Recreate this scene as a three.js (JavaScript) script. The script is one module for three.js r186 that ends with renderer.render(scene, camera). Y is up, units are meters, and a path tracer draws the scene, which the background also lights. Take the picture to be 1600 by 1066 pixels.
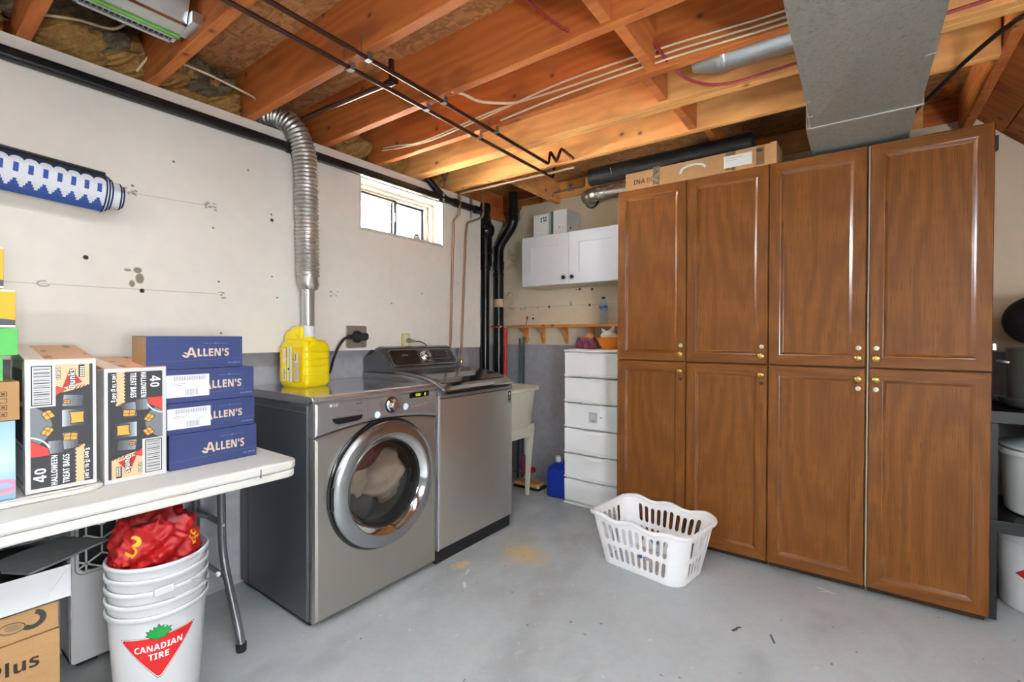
import * as THREE from 'three';
import { RoundedBoxGeometry } from 'three/addons/geometries/RoundedBoxGeometry.js';
import { RectAreaLightUniformsLib } from 'three/addons/lights/RectAreaLightUniformsLib.js';
import { mergeGeometries, mergeVertices, toCreasedNormals } from 'three/addons/utils/BufferGeometryUtils.js';

// ---------------------------------------------------------------- camera, sky, sun, lamps, exposure
const scene = new THREE.Scene();
const camera = new THREE.PerspectiveCamera(2 * Math.atan(533 / 735.1) * 180 / Math.PI, 1600 / 1066, 0.05, 60);
camera.position.set(2.3254, 1.22, 3.3588);
camera.rotation.set(-0.0107, 0.6331, 0.0028, 'YXZ');
scene.add(camera);
scene.background = new THREE.Color(0.86, 0.94, 1.0);
scene.backgroundIntensity = 30.0;
const renderer = new THREE.WebGLRenderer({ antialias: true });
renderer.toneMapping = THREE.LinearToneMapping;
renderer.toneMappingExposure = 4.85;
renderer.shadowMap.enabled = true;
const sun = new THREE.DirectionalLight(0xffeedd, 1550);
sun.position.set(-2.6, 7, 6.4); sun.target.position.set(-1.6, 1.7, 1.3);
sun.castShadow = true; sun.shadow.mapSize.set(2048, 2048);
Object.assign(sun.shadow.camera, { left: -6, right: 6, top: 6, bottom: -6, near: 0.5, far: 25 });
scene.add(sun, sun.target);
// unseen ceiling lamps, placed to light the room: x, z, length along z, radiance
RectAreaLightUniformsLib.init();
const UNSEEN_LAMPS = [[1.6, 3.1, 1.2, 9], [3.3, 3.0, 1.2, 17], [1.75, 4.62, 1.1, 21]], UNSEEN_LAMP_COLOR = new THREE.Color(0.9, 0.96, 1.0);
// added fill lamp behind the picture, in place of a flash: position, aim, radiance
const FILL = { at: [3.4, 1.15, 3.45], to: [0.7, 0.6, 1.9], L: 14, color: new THREE.Color(0.96, 0.98, 1.0) };

// ---------------------------------------------------------------- helpers
let seed = 7;
const rnd = () => { seed = (seed * 1664525 + 1013904223) >>> 0; return seed / 4294967296; };
const rr = (a, b) => a + (b - a) * rnd();
const V = (x, y, z) => new THREE.Vector3(x, y, z);
const lerp = (a, b, t) => a + (b - a) * t, cl = (x, a = 0, b = 1) => Math.min(b, Math.max(a, x));
const sst = (a, b, x) => { const t = cl((x - a) / (b - a)); return t * t * (3 - 2 * t); };
function hsh(x, y) { let h = Math.imul(x | 0, 374761393) + Math.imul(y | 0, 668265263); h = Math.imul(h ^ (h >>> 13), 1274126177); return ((h ^ (h >>> 16)) >>> 0) / 4294967296; }
function vn(x, y) {
  const xi = Math.floor(x), yi = Math.floor(y), fx = x - xi, fy = y - yi, u = fx * fx * (3 - 2 * fx), v = fy * fy * (3 - 2 * fy);
  return lerp(lerp(hsh(xi, yi), hsh(xi + 1, yi), u), lerp(hsh(xi, yi + 1), hsh(xi + 1, yi + 1), u), v);
}
const fbm = (x, y, o = 4) => { let s = 0, a = 0.5, t = 0; for (let i = 0; i < o; i++) { s += a * vn(x, y); t += a; x = x * 2.03 + 17.1; y = y * 2.03 + 9.7; a *= 0.5; } return s / t; };
const used = {};
const numbered = (n) => { const k = used[n] = (used[n] ?? -1) + 1; return k ? `${n}_${String(k).padStart(3, '0')}` : n; };
function U(o, label, category, group, kind) {
  if (label) o.userData.label = label; if (category) o.userData.category = category;
  if (group) o.userData.group = group; if (kind) o.userData.kind = kind; return o;
}
function thing(name, label, category, p = [0, 0, 0], turn = 0, group) {
  const o = new THREE.Group(); o.name = numbered(name); o.position.set(...p); o.rotation.y = turn; scene.add(o); return U(o, label, category, group);
}
function struct(name) { const o = new THREE.Group(); o.name = name; scene.add(o); o.userData.kind = 'structure'; return o; }
const plain = (g) => { g = g.index ? g.toNonIndexed() : g; for (const k of Object.keys(g.attributes)) if (!['position', 'normal', 'uv'].includes(k)) g.deleteAttribute(k); if (!g.attributes.uv) g.setAttribute('uv', new THREE.Float32BufferAttribute(new Float32Array(g.attributes.position.count * 2), 2)); g.groups.length = 0; return g; };
function part(name, g, m, parent, label) {
  if (Array.isArray(g)) g = g.length > 1 ? mergeGeometries(g.map(plain)) : g[0];
  const o = new THREE.Mesh(g, m); o.name = name; o.castShadow = o.receiveShadow = true; parent.add(o); if (label) o.userData.label = label; return o;
}
const single = (name, g, m, label, category, p = [0, 0, 0], group) => { const o = part(numbered(name), g, m, scene); o.position.set(...p); return U(o, label, category, group); };
// uv in metres from the dominant axis of each triangle
function mUV(g, ou = 0, ov = 0, swap = false) {
  g = plain(g); const P = g.attributes.position, uv = g.attributes.uv, a = V(), b = V(), c = V(), n = V();
  for (let i = 0; i < P.count; i += 3) {
    a.fromBufferAttribute(P, i); b.fromBufferAttribute(P, i + 1); c.fromBufferAttribute(P, i + 2);
    n.copy(b).sub(a).cross(c.clone().sub(a)); const X = Math.abs(n.x), Y = Math.abs(n.y), Z = Math.abs(n.z);
    [a, b, c].forEach((q, k) => { let s = X > Y && X > Z ? [q.z, q.y] : Y > Z ? [q.x, q.z] : [q.x, q.y]; if (swap) s = [s[1], s[0]]; uv.setXY(i + k, s[0] + ou, s[1] + ov); });
  }
  return g;
}
const bx = (w, h, d, x = 0, y = 0, z = 0, r = 0, s = 2) => (r ? new RoundedBoxGeometry(w, h, d, s, Math.min(r, w / 2.01, h / 2.01, d / 2.01)) : new THREE.BoxGeometry(w, h, d)).translate(x, y, z);
const b2 = (x0, x1, y0, y1, z0, z1, r = 0, s = 2) => bx(x1 - x0, y1 - y0, z1 - z0, (x0 + x1) / 2, (y0 + y1) / 2, (z0 + z1) / 2, r, s);
const cyl = (r0, r1, h, x = 0, y = 0, z = 0, n = 20) => new THREE.CylinderGeometry(r1, r0, h, n).translate(x, y, z);
const cylX = (r, h, x, y, z, n = 20) => new THREE.CylinderGeometry(r, r, h, n).rotateZ(Math.PI / 2).translate(x, y, z);
const cylZ = (r, h, x, y, z, n = 20) => new THREE.CylinderGeometry(r, r, h, n).rotateX(Math.PI / 2).translate(x, y, z);
const lathe = (pts, n = 32) => new THREE.LatheGeometry(pts.map((p) => new THREE.Vector2(...p)), n);
function tube(pts, r, seg = 40, rs = 8, tension = 0.5) { return new THREE.TubeGeometry(new THREE.CatmullRomCurve3(pts.map((p) => V(...p)), false, 'catmullrom', tension), seg, r, rs); }
// a pipe through straight runs with rounded elbows
function pipe(pts, r, bend = 0.03, rs = 10) {
  const P = pts.map((p) => V(...p)), path = new THREE.CurvePath(); let last = P[0];
  for (let i = 1; i < P.length - 1; i++) {
    const a = P[i].clone().add(P[i - 1].clone().sub(P[i]).setLength(Math.min(bend, P[i].distanceTo(P[i - 1]) * 0.49))), b = P[i].clone().add(P[i + 1].clone().sub(P[i]).setLength(Math.min(bend, P[i].distanceTo(P[i + 1]) * 0.49)));
    path.add(new THREE.LineCurve3(last, a)); path.add(new THREE.QuadraticBezierCurve3(a, P[i], b)); last = b;
  }
  path.add(new THREE.LineCurve3(last, P[P.length - 1]));
  const S = [V().copy(P[0])]; for (const c of path.curves) { const n = c.isLineCurve3 ? 1 : 6; for (let k = 1; k <= n; k++) S.push(c.getPoint(k / n)); }
  const pos = [], idx = []; let N = V(0, 0, 0);
  S.forEach((p, i) => {
    const t = (S[Math.min(i + 1, S.length - 1)]).clone().sub(S[Math.max(i - 1, 0)]).normalize();
    if (i === 0) { N = Math.abs(t.y) > 0.9 ? V(1, 0, 0) : V(0, 1, 0); } N.sub(t.clone().multiplyScalar(N.dot(t))).normalize(); const B = t.clone().cross(N);
    for (let k = 0; k < rs; k++) { const a = k / rs * 2 * Math.PI; pos.push(...p.clone().addScaledVector(N, Math.cos(a) * r).addScaledVector(B, Math.sin(a) * r).toArray()); }
  });
  for (let i = 0; i < S.length - 1; i++) for (let k = 0; k < rs; k++) { const a = i * rs + k, b = i * rs + (k + 1) % rs; idx.push(a, b, a + rs, b, b + rs, a + rs); }
  for (const [o, f] of [[0, 1], [(S.length - 1) * rs, 0]]) for (let k = 1; k < rs - 1; k++) idx.push(...(f ? [o, o + k + 1, o + k] : [o, o + k, o + k + 1]));
  const g = new THREE.BufferGeometry(); g.setAttribute('position', new THREE.Float32BufferAttribute(pos, 3)); g.setIndex(idx); g.computeVertexNormals();
  return toCreasedNormals(g, 0.9);
}
const shp = (pts, holes = []) => { const s = new THREE.Shape(pts.map((p) => new THREE.Vector2(...p))); for (const h of holes) s.holes.push(h.isPath ? h : new THREE.Path(h.map((p) => new THREE.Vector2(...p)))); return s; };
function rrect(x0, y0, x1, y1, r, C = THREE.Shape) {
  const s = new C(); s.moveTo(x0 + r, y0); s.lineTo(x1 - r, y0); s.absarc(x1 - r, y0 + r, r, -Math.PI / 2, 0); s.lineTo(x1, y1 - r); s.absarc(x1 - r, y1 - r, r, 0, Math.PI / 2);
  s.lineTo(x0 + r, y1); s.absarc(x0 + r, y1 - r, r, Math.PI / 2, Math.PI); s.lineTo(x0, y0 + r); s.absarc(x0 + r, y0 + r, r, Math.PI, 1.5 * Math.PI); return s;
}
const ext = (s, d, bv = 0, cs = 12) => new THREE.ExtrudeGeometry(s, { depth: Math.max(d - 2 * bv, 0.0001), bevelEnabled: bv > 0, bevelSize: bv, bevelOffset: -bv, bevelThickness: bv, bevelSegments: 2, curveSegments: cs }).translate(0, 0, bv);
// shapes drawn in (z, y) and pushed out along x: shape x = -z
const extX = (s, x0, x1, bv = 0, cs = 24) => ext(s, x1 - x0, bv, cs).rotateY(Math.PI / 2).translate(x0, 0, 0);
// shapes drawn in (x, y) seen from the side, pushed along z
const extZ = (s, z0, z1, bv = 0, cs = 12) => ext(s, z1 - z0, bv, cs).translate(0, 0, z0);
// loops of equal point count joined into a skin; ends closed
function loft(loops, capA = true, capB = true, crease = 0.6) {
  const n = loops[0].length, pos = [], idx = []; for (const l of loops) for (const p of l) pos.push(...p);
  for (let i = 0; i < loops.length - 1; i++) for (let k = 0; k < n; k++) { const a = i * n + k, b = i * n + (k + 1) % n; idx.push(a, a + n, b, b, a + n, b + n); }
  const cap = (o, f) => { const c = [0, 0, 0]; for (let k = 0; k < n; k++) for (let j = 0; j < 3; j++) c[j] += pos[(o + k) * 3 + j] / n; const ci = pos.length / 3; pos.push(...c); for (let k = 0; k < n; k++) { const a = o + k, b = o + (k + 1) % n; idx.push(...(f ? [ci, a, b] : [ci, b, a])); } };
  if (capA) cap(0, true); if (capB) cap((loops.length - 1) * n, false);
  const g = new THREE.BufferGeometry(); g.setAttribute('position', new THREE.Float32BufferAttribute(pos, 3)); g.setIndex(idx); g.computeVertexNormals();
  return plain(toCreasedNormals(g, crease));
}
// superellipse loop in the xz plane, counter-clockwise seen from above reversed so that skins face outwards
function sq(y, a, b, cx = 0, cz = 0, e = 4, n = 40) { const l = []; for (let k = 0; k < n; k++) { const t = k / n * 2 * Math.PI, c = Math.cos(t), s = Math.sin(t); l.push([cx + a * Math.sign(c) * Math.abs(c) ** (2 / e), y, cz + b * Math.sign(s) * Math.abs(s) ** (2 / e)]); } return l; }
// rectangle skins: profile of (inset, depth) pairs around a w x h rectangle, facing +z; uv in metres with the grain along each rail
function rectLoft(w, h, prof, ou = 0, ov = 0) {
  const pos = [], uv = []; const C = (i) => [[-w / 2 + i, -h / 2 + i], [w / 2 - i, -h / 2 + i], [w / 2 - i, h / 2 - i], [-w / 2 + i, h / 2 - i]];
  for (let k = 0; k < prof.length - 1; k++) { const A = C(prof[k][0]), B = C(prof[k + 1][0]), za = prof[k][1], zb = prof[k + 1][1];
    for (let s = 0; s < 4; s++) { const a = [...A[s], za], b = [...A[(s + 1) % 4], za], c = [...B[(s + 1) % 4], zb], d = [...B[s], zb];
      for (const p of [a, b, c, a, c, d]) { pos.push(...p); const q = s % 2 ? [p[0], p[1]] : [p[1], p[0]]; uv.push(q[0] + ou + (s % 2 ? p[2] : 0), q[1] + ov + s * 0.37); } } }
  const g = new THREE.BufferGeometry(); g.setAttribute('position', new THREE.Float32BufferAttribute(pos, 3)); g.setAttribute('uv', new THREE.Float32BufferAttribute(uv, 2)); g.computeVertexNormals(); return g;
}
const bump = (g, amp, f, sd = 0) => { const P = g.attributes.position, N = g.attributes.normal; for (let i = 0; i < P.count; i++) { const x = P.getX(i), y = P.getY(i), z = P.getZ(i), d = amp * (fbm(x * f + sd + z * f * 0.7, y * f + z * f * 0.6 - sd, 3) - 0.5) * 2; P.setXYZ(i, x + N.getX(i) * d, y + N.getY(i) * d, z + N.getZ(i) * d); } g.computeVertexNormals(); return g; };
function blob(rx, ry, rz, amp, f, sd, det = 4) { const g = mergeVertices(new THREE.IcosahedronGeometry(1, det * 4).deleteAttribute('uv').deleteAttribute('normal')); g.computeVertexNormals(); g.scale(rx, ry, rz); g.computeVertexNormals(); return bump(g, amp, f, sd); }

// ---------------------------------------------------------------- textures
function dtex(w, h, fn, rep = [1, 1], srgb = true, wrap = THREE.RepeatWrapping) {
  const d = new Uint8Array(w * h * 4); for (let y = 0; y < h; y++) for (let x = 0; x < w; x++) { const c = fn(x / w, y / h), i = (y * w + x) * 4; d[i] = cl(c[0], 0, 255); d[i + 1] = cl(c[1], 0, 255); d[i + 2] = cl(c[2], 0, 255); d[i + 3] = 255; }
  const t = new THREE.DataTexture(d, w, h); t.magFilter = THREE.LinearFilter; t.minFilter = THREE.LinearMipmapLinearFilter; t.generateMipmaps = true; t.wrapS = t.wrapT = wrap; t.repeat.set(...rep); if (srgb) t.colorSpace = THREE.SRGBColorSpace; t.needsUpdate = true; return t;
}
function ctex(w, h, draw, rep = [1, 1]) { const c = document.createElement('canvas'); c.width = w; c.height = h; const g = c.getContext('2d'); draw(g, w, h); const t = new THREE.CanvasTexture(c); t.colorSpace = THREE.SRGBColorSpace; t.wrapS = t.wrapT = THREE.RepeatWrapping; t.repeat.set(...rep); return t; }
const mix3 = (a, b, t) => [lerp(a[0], b[0], t), lerp(a[1], b[1], t), lerp(a[2], b[2], t)];
const S = (o) => new THREE.MeshStandardMaterial(o), PH = (o) => new THREE.MeshPhysicalMaterial(o);
const M = {};
// dark-stained oak, grain along v; one tile is 0.5 x 1 m
const oak = dtex(768, 1024, (u, v) => {
  const w = fbm(u * 3 + 3, v * 0.9, 3), r = u * 5 + w * 5.2, ring = 0.5 + 0.5 * Math.sin(r * 6.2832 + 2 * fbm(u * 30, v * 3, 2)), fine = fbm(u * 190, v * 7, 3), pore = sst(0.66, 0.8, vn(u * 420, v * 16));
  let c = mix3([96, 53, 15], [140, 86, 30], 0.16 + 0.42 * ring + 0.42 * fine); c = mix3(c, [60, 32, 15], pore * 0.4 * (0.4 + 0.6 * ring)); return mix3(c, [118, 72, 38], 0.25 * fbm(u * 3, v * 2, 2));
}, [2, 1], true, THREE.MirroredRepeatWrapping);
const oakB = dtex(512, 512, (u, v) => { const g = 128 + 90 * (fbm(u * 130, v * 5, 3) - 0.5); return [g, g, g]; }, [2, 1], false, THREE.MirroredRepeatWrapping);
M.oak = PH({ map: oak, roughness: 0.5, bumpMap: oakB, bumpScale: 0.0006, specularIntensity: 0.5 });
M.oakBead = PH({ map: oak, roughness: 0.26, clearcoat: 0.6, clearcoatRoughness: 0.22 });
M.oakDark = S({ color: 0x3a2414, roughness: 0.7 });
// spruce framing lumber, grain along u; one tile is 1.6 x 0.4 m
const spruce = (a, b, sd) => dtex(1024, 256, (u, v) => {
  let dx = 0, k = 0; for (let i = 0; i < 7; i++) { const kx = hsh(i, sd), ky = hsh(i + 31, sd), ex = (u - kx) * 1.6, ey = (v - ky) * 0.4, d2 = (ex * ex * 0.6 + ey * ey) / 0.00016; dx += 0.5 * Math.exp(-d2 * 0.15) * Math.sign(ey); k = Math.max(k, Math.exp(-d2 * 2.2)); }
  const w = fbm(u * 2.5 + sd, v * 3, 3), ring = 0.5 + 0.5 * Math.sin((v * 7 + w * 2.2 + dx) * 6.2832), fine = fbm(u * 18 + sd, v * 110, 3);
  let c = mix3(a, b, 0.2 + 0.35 * ring + 0.4 * fine); c = mix3(c, a.map((x) => x * 0.84), sst(0.55, 0.8, fbm(u * 5 + 40 + sd, v * 4, 3)) * 0.6); return mix3(c, [86, 46, 20], k * 0.85);
}, [1 / 1.6, 1 / 0.4], true, THREE.MirroredRepeatWrapping);
M.joist = S({ map: spruce([172, 90, 36], [208, 124, 58], 3), roughness: 0.75 });
M.joistLit = S({ map: spruce([222, 152, 82], [244, 188, 116], 11), roughness: 0.75 });  // lighter copy of the joist wood, window light put into the colour
M.pine = S({ map: spruce([205, 130, 58], [226, 156, 84], 5), roughness: 0.5 });
M.osb = S({ map: ctex(1024, 1024, (g, w, h) => { g.fillStyle = '#9c6a3e'; g.fillRect(0, 0, w, h); for (let i = 0; i < 5200; i++) { g.save(); g.translate(rr(0, w), rr(0, h)); g.rotate(rr(-0.5, 0.5) + (rnd() < 0.25 ? 1.4 : 0)); const q = rr(-28, 26); g.fillStyle = `rgba(${176 + q},${122 + q * 0.9},${74 + q * 0.7},.8)`; g.fillRect(0, 0, rr(30, 120), rr(6, 26)); if (rnd() < 0.35) { g.fillStyle = 'rgba(70,36,14,.45)'; g.fillRect(0, 0, rr(20, 90), 2); } g.restore(); } }, [0.85, 0.85]), roughness: 0.85 });
// painted concrete floor, one sheet over 4.6 x 4.6 m
M.floor = S({ map: ctex(2048, 2048, (g, w, h) => {
  const im = g.createImageData(w, h), k = 4.6 / w;
  for (let y = 0; y < h; y++) for (let x = 0; x < w; x++) { const X = x * k, Z = y * k, a = fbm(X * 2.1, Z * 2.1, 4), b = fbm(X * 9 + 5, Z * 9, 3), e = fbm(X * 60, Z * 60, 2);
    let c = mix3([164, 169, 171], [190, 196, 198], 0.55 * a + 0.3 * b + 0.25 * e); c = mix3(c, [132, 134, 134], 0.35 * sst(0.58, 0.78, fbm(X * 3 + 20, Z * 1.7 + 8, 4))); c = mix3(c, [182, 187, 186], 0.5 * sst(0.7, 0.84, fbm(X * 24 + 3, Z * 24, 3)));
    const d = Math.hypot((X - 0.83 - 0.3) / 0.17, (Z - 1.2 - 0.3) / 0.13), q = sst(1.15, 0.1, d + 1.1 * (fbm(X * 30, Z * 30, 4) - 0.5)); c = mix3(c, [206, 180, 122], 0.95 * q);
    const d2 = Math.hypot((X - 0.64 - 0.3) / 0.05, (Z - 1.5 - 0.3) / 0.09); c = mix3(c, [206, 186, 134], 0.9 * sst(1.1, 0.3, d2 + 1.2 * (fbm(X * 40, Z * 40, 3) - 0.5)));
    const i = (y * w + x) * 4; im.data[i] = c[0]; im.data[i + 1] = c[1]; im.data[i + 2] = c[2]; im.data[i + 3] = 255; }
  g.putImageData(im, 0, 0); const P = (x, z) => [(x + 0.3) / k, (z + 0.3) / k];
  for (let i = 0; i < 260; i++) { const [x, y] = P(rr(0.4, 3.6), rr(0.3, 3.4)); g.fillStyle = rnd() < 0.6 ? 'rgba(215,218,216,.55)' : 'rgba(60,60,60,.5)'; g.beginPath(); g.ellipse(x, y, rr(0.8, 4), rr(0.8, 2.4), rr(0, 3), 0, 7); g.fill(); }
  g.lineCap = 'round'; for (const [x0, z0, x1, z1, s, q] of [[2.18, 0.64, 2.25, 0.66, '#dfe3e3', 3], [2.19, 0.68, 2.23, 0.65, '#dfe3e3', 2], [1.92, 1.25, 1.93, 1.23, '#2c2c2c', 5], [1.93, 1.22, 1.94, 1.21, '#333', 4], [2.05, 1.19, 2.07, 1.24, '#333', 3], [0.77, 1.63, 0.8, 1.66, '#d8dcda', 6], [0.7, 1.52, 0.72, 1.56, '#cfcaba', 6], [1.5, 2.3, 1.56, 2.36, '#c6cac9', 3], [0.95, 2.6, 1.0, 2.66, '#7c7e7e', 4]]) { g.strokeStyle = s; g.lineWidth = q; g.beginPath(); g.moveTo(...P(x0, z0)); g.lineTo(...P(x1, z1)); g.stroke(); }
}), roughness: 0.5, bumpMap: dtex(512, 512, (u, v) => { const q = 128 + 110 * (fbm(u * 40, v * 40, 4) - 0.5); return [q, q, q]; }, [2, 2], false, THREE.MirroredRepeatWrapping), bumpScale: 0.0012 });
// off-white drywall, drawn per sheet: marks are [along, height, kind]
function drywall(len, base, y0, hgt, marks, lines, stains = []) {
  const W = 2048, H = Math.round(2048 * hgt / len), k = W / len;
  return ctex(W, H, (g, w, h) => {
    const im = g.createImageData(w, h); for (let y = 0; y < h; y++) for (let x = 0; x < w; x++) { const a = fbm(x / k * 3, y / k * 3, 3), b = fbm(x / k * 26, y / k * 26, 2), i = (y * w + x) * 4, q = 0.955 + 0.05 * a + 0.025 * b; for (let j = 0; j < 3; j++) im.data[i + j] = base[j] * q; im.data[i + 3] = 255; }
    g.putImageData(im, 0, 0); const P = (s, y) => [(s) * k, (y0 + hgt - y) * k];
    for (const [s, y, r, c] of stains) { const [X, Y] = P(s, y); for (let i = 0; i < 14; i++) { g.fillStyle = c; g.beginPath(); g.ellipse(X + rr(-r, r) * k, Y + rr(-r, r) * 1.6 * k, rr(0.2, 0.6) * r * k, rr(0.3, 0.9) * r * k, rr(0, 3), 0, 7); g.fill(); } }
    for (const [s0, ya, s1, yb] of lines) { g.strokeStyle = 'rgba(130,130,124,.4)'; g.lineWidth = 1.3; g.beginPath(); g.moveTo(...P(s0, ya)); g.lineTo(...P(s1, yb)); g.stroke(); }
    for (const [s, y, t] of marks) { const [X, Y] = P(s, y);
      if (t === 'h') { g.fillStyle = '#2a2926'; g.beginPath(); g.arc(X, Y, 3.4, 0, 7); g.fill(); }
      if (t === 'n') { g.fillStyle = 'rgba(70,66,60,.75)'; g.beginPath(); g.arc(X, Y, 2, 0, 7); g.fill(); }
      if (t === 'p') { g.fillStyle = '#8f8473'; for (const [a, b, e, f] of [[0, 0, 6, 5], [3, 14, 6, 9], [-8, 24, 4, 6], [-14, 1, 5, 2]]) { g.beginPath(); g.ellipse(X + a, Y + b, e, f, 0, 0, 7); g.fill(); } }
      if (t === 'd') { g.strokeStyle = 'rgba(100,98,94,.6)'; g.lineWidth = 1.6; g.beginPath(); g.ellipse(X, Y, 7, 4, 0, 0.3, 5.2); g.stroke(); }
      if (t === 's') { g.fillStyle = 'rgba(95,90,82,.6)'; for (let i = 0; i < 9; i++) { g.beginPath(); g.ellipse(X + rr(-11, 11), Y + rr(-6, 6), rr(1, 4.5), rr(0.6, 1.5), rr(-0.5, 0.5), 0, 7); g.fill(); } } }
  });
}
M.foundation = S({ map: dtex(512, 512, (u, v) => { const q = 0.5 * fbm(u * 6, v * 6, 4) + 0.5 * fbm(u * 40, v * 40, 3); return mix3([152, 152, 158], [188, 188, 194], q); }, [0.8, 0.8], true, THREE.MirroredRepeatWrapping), roughness: 0.8 });
M.wallWhite = S({ color: 0xcfcdc6, roughness: 0.9 });
M.trimWhite = S({ color: 0xc9bfae, roughness: 0.55 });
M.galv = S({ map: ctex(512, 512, (g, w, h) => { g.fillStyle = '#a5aaa4'; g.fillRect(0, 0, w, h); for (let i = 0; i < 2600; i++) { const q = 158 + rr(-24, 28) | 0; g.fillStyle = `rgba(${q},${q + 4},${q},.5)`; g.save(); g.translate(rr(0, w), rr(0, h)); g.rotate(rr(0, 3)); g.beginPath(); g.moveTo(0, 0); g.lineTo(rr(4, 22), rr(-6, 6)); g.lineTo(rr(0, 14), rr(4, 12)); g.fill(); g.restore(); } }, [2, 2]), roughness: 0.45, metalness: 0.5 });
M.galvBright = S({ color: 0xc4c8c8, roughness: 0.3, metalness: 0.85 });
M.foil = S({ color: 0xbdbab4, roughness: 0.36, metalness: 0.8 });
const brushed = dtex(256, 512, (u, v) => { const q = 128 + 70 * (fbm(u * 3, v * 260, 3) - 0.5); return [q, q, q]; }, [2, 2], false);
M.steel = S({ color: 0xb9b5ad, roughness: 0.34, metalness: 0.9, bumpMap: brushed, bumpScale: 0.00025 });
M.steelDark = S({ color: 0x98979a, roughness: 0.3, metalness: 0.85 });
M.graphite = S({ color: 0x5f626a, roughness: 0.28, metalness: 0.6 });
M.silverPaint = S({ color: 0x8d9093, roughness: 0.36, metalness: 0.7 });
M.chrome = S({ color: 0xd4d6d8, roughness: 0.1, metalness: 1 });
M.satin = S({ color: 0xb4b7ba, roughness: 0.26, metalness: 1 });
M.black = S({ color: 0x121316, roughness: 0.45 });
M.blackGloss = PH({ color: 0x15161a, roughness: 0.18, clearcoat: 0.6, clearcoatRoughness: 0.1 });
M.abs = S({ color: 0x14161a, roughness: 0.28 });
M.white = S({ color: 0xd3d5d7, roughness: 0.45 });
M.whitePaint = S({ color: 0xcdd2d9, roughness: 0.42 });
M.plastic = S({ color: 0xf0f2f2, roughness: 0.5 });
M.cream = S({ color: 0xd9d3c0, roughness: 0.5 });
M.tableTop = S({ color: 0xcfcdc6, roughness: 0.55, bumpMap: dtex(256, 256, (u, v) => { const q = 255 * vn(u * 90, v * 90); return [q, q, q]; }, [3, 3], false), bumpScale: 0.0004 });
M.legGrey = S({ color: 0x7a7d82, roughness: 0.35, metalness: 0.6 });
M.copper = S({ color: 0x5e4238, roughness: 0.38, metalness: 0.85 });
M.copperPaint = S({ color: 0x9c7f66, roughness: 0.55, metalness: 0.2 });
M.cable = S({ color: 0xd8c4a2, roughness: 0.6 });
M.redWire = S({ color: 0xa03a44, roughness: 0.5 });
M.redPlastic = S({ color: 0xc93128, roughness: 0.45 });
M.greenPaint = S({ color: 0x2c5a52, roughness: 0.5 });
M.yellow = PH({ color: 0xf0d800, roughness: 0.34, clearcoat: 0.3, clearcoatRoughness: 0.3 });
M.brass = S({ color: 0xc9a55c, roughness: 0.25, metalness: 0.9 });
M.nickel = S({ color: 0xc3bfb4, roughness: 0.3, metalness: 0.9 });
M.kraft = S({ map: dtex(256, 256, (u, v) => mix3([168, 128, 84], [186, 146, 100], 0.5 * fbm(u * 5, v * 40, 3) + 0.5 * fbm(u * 60, v * 60, 2)), [3, 3]), roughness: 0.85 });
M.insul = S({ map: dtex(256, 256, (u, v) => mix3([110, 76, 34], [196, 158, 92], 0.6 * fbm(u * 14, v * 14, 4) + 0.4 * fbm(u * 60, v * 60, 2)), [3, 3]), roughness: 1 });
M.insulDark = S({ map: dtex(256, 256, (u, v) => mix3([58, 50, 38], [128, 116, 90], fbm(u * 14, v * 14, 4)), [3, 3]), roughness: 1 });
M.glass = PH({ color: 0xffffff, roughness: 0.02, transmission: 1, thickness: 0, ior: 1.5 });
M.doorGlass = PH({ color: 0xd4d0cc, roughness: 0.03, transmission: 1, thickness: 0, ior: 1.5 });
M.rubber = S({ color: 0x1c1d1f, roughness: 0.7 });
const print = (w, h, draw, o = {}) => S({ map: ctex(w, h, draw), roughness: 0.6, ...o });
const decal = (w, h, draw, o = {}) => S({ map: ctex(w, h, draw), transparent: true, roughness: 0.5, ...o });
// a printed sheet facing +x, u running from +z to -z
const sheetX = (x, y0, y1, zl, zr) => new THREE.PlaneGeometry(zl - zr, y1 - y0).rotateY(Math.PI / 2).translate(x, (y0 + y1) / 2, (zl + zr) / 2);
const sheetZ = (x0, x1, y0, y1, z) => new THREE.PlaneGeometry(x1 - x0, y1 - y0).translate((x0 + x1) / 2, (y0 + y1) / 2, z);

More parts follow.
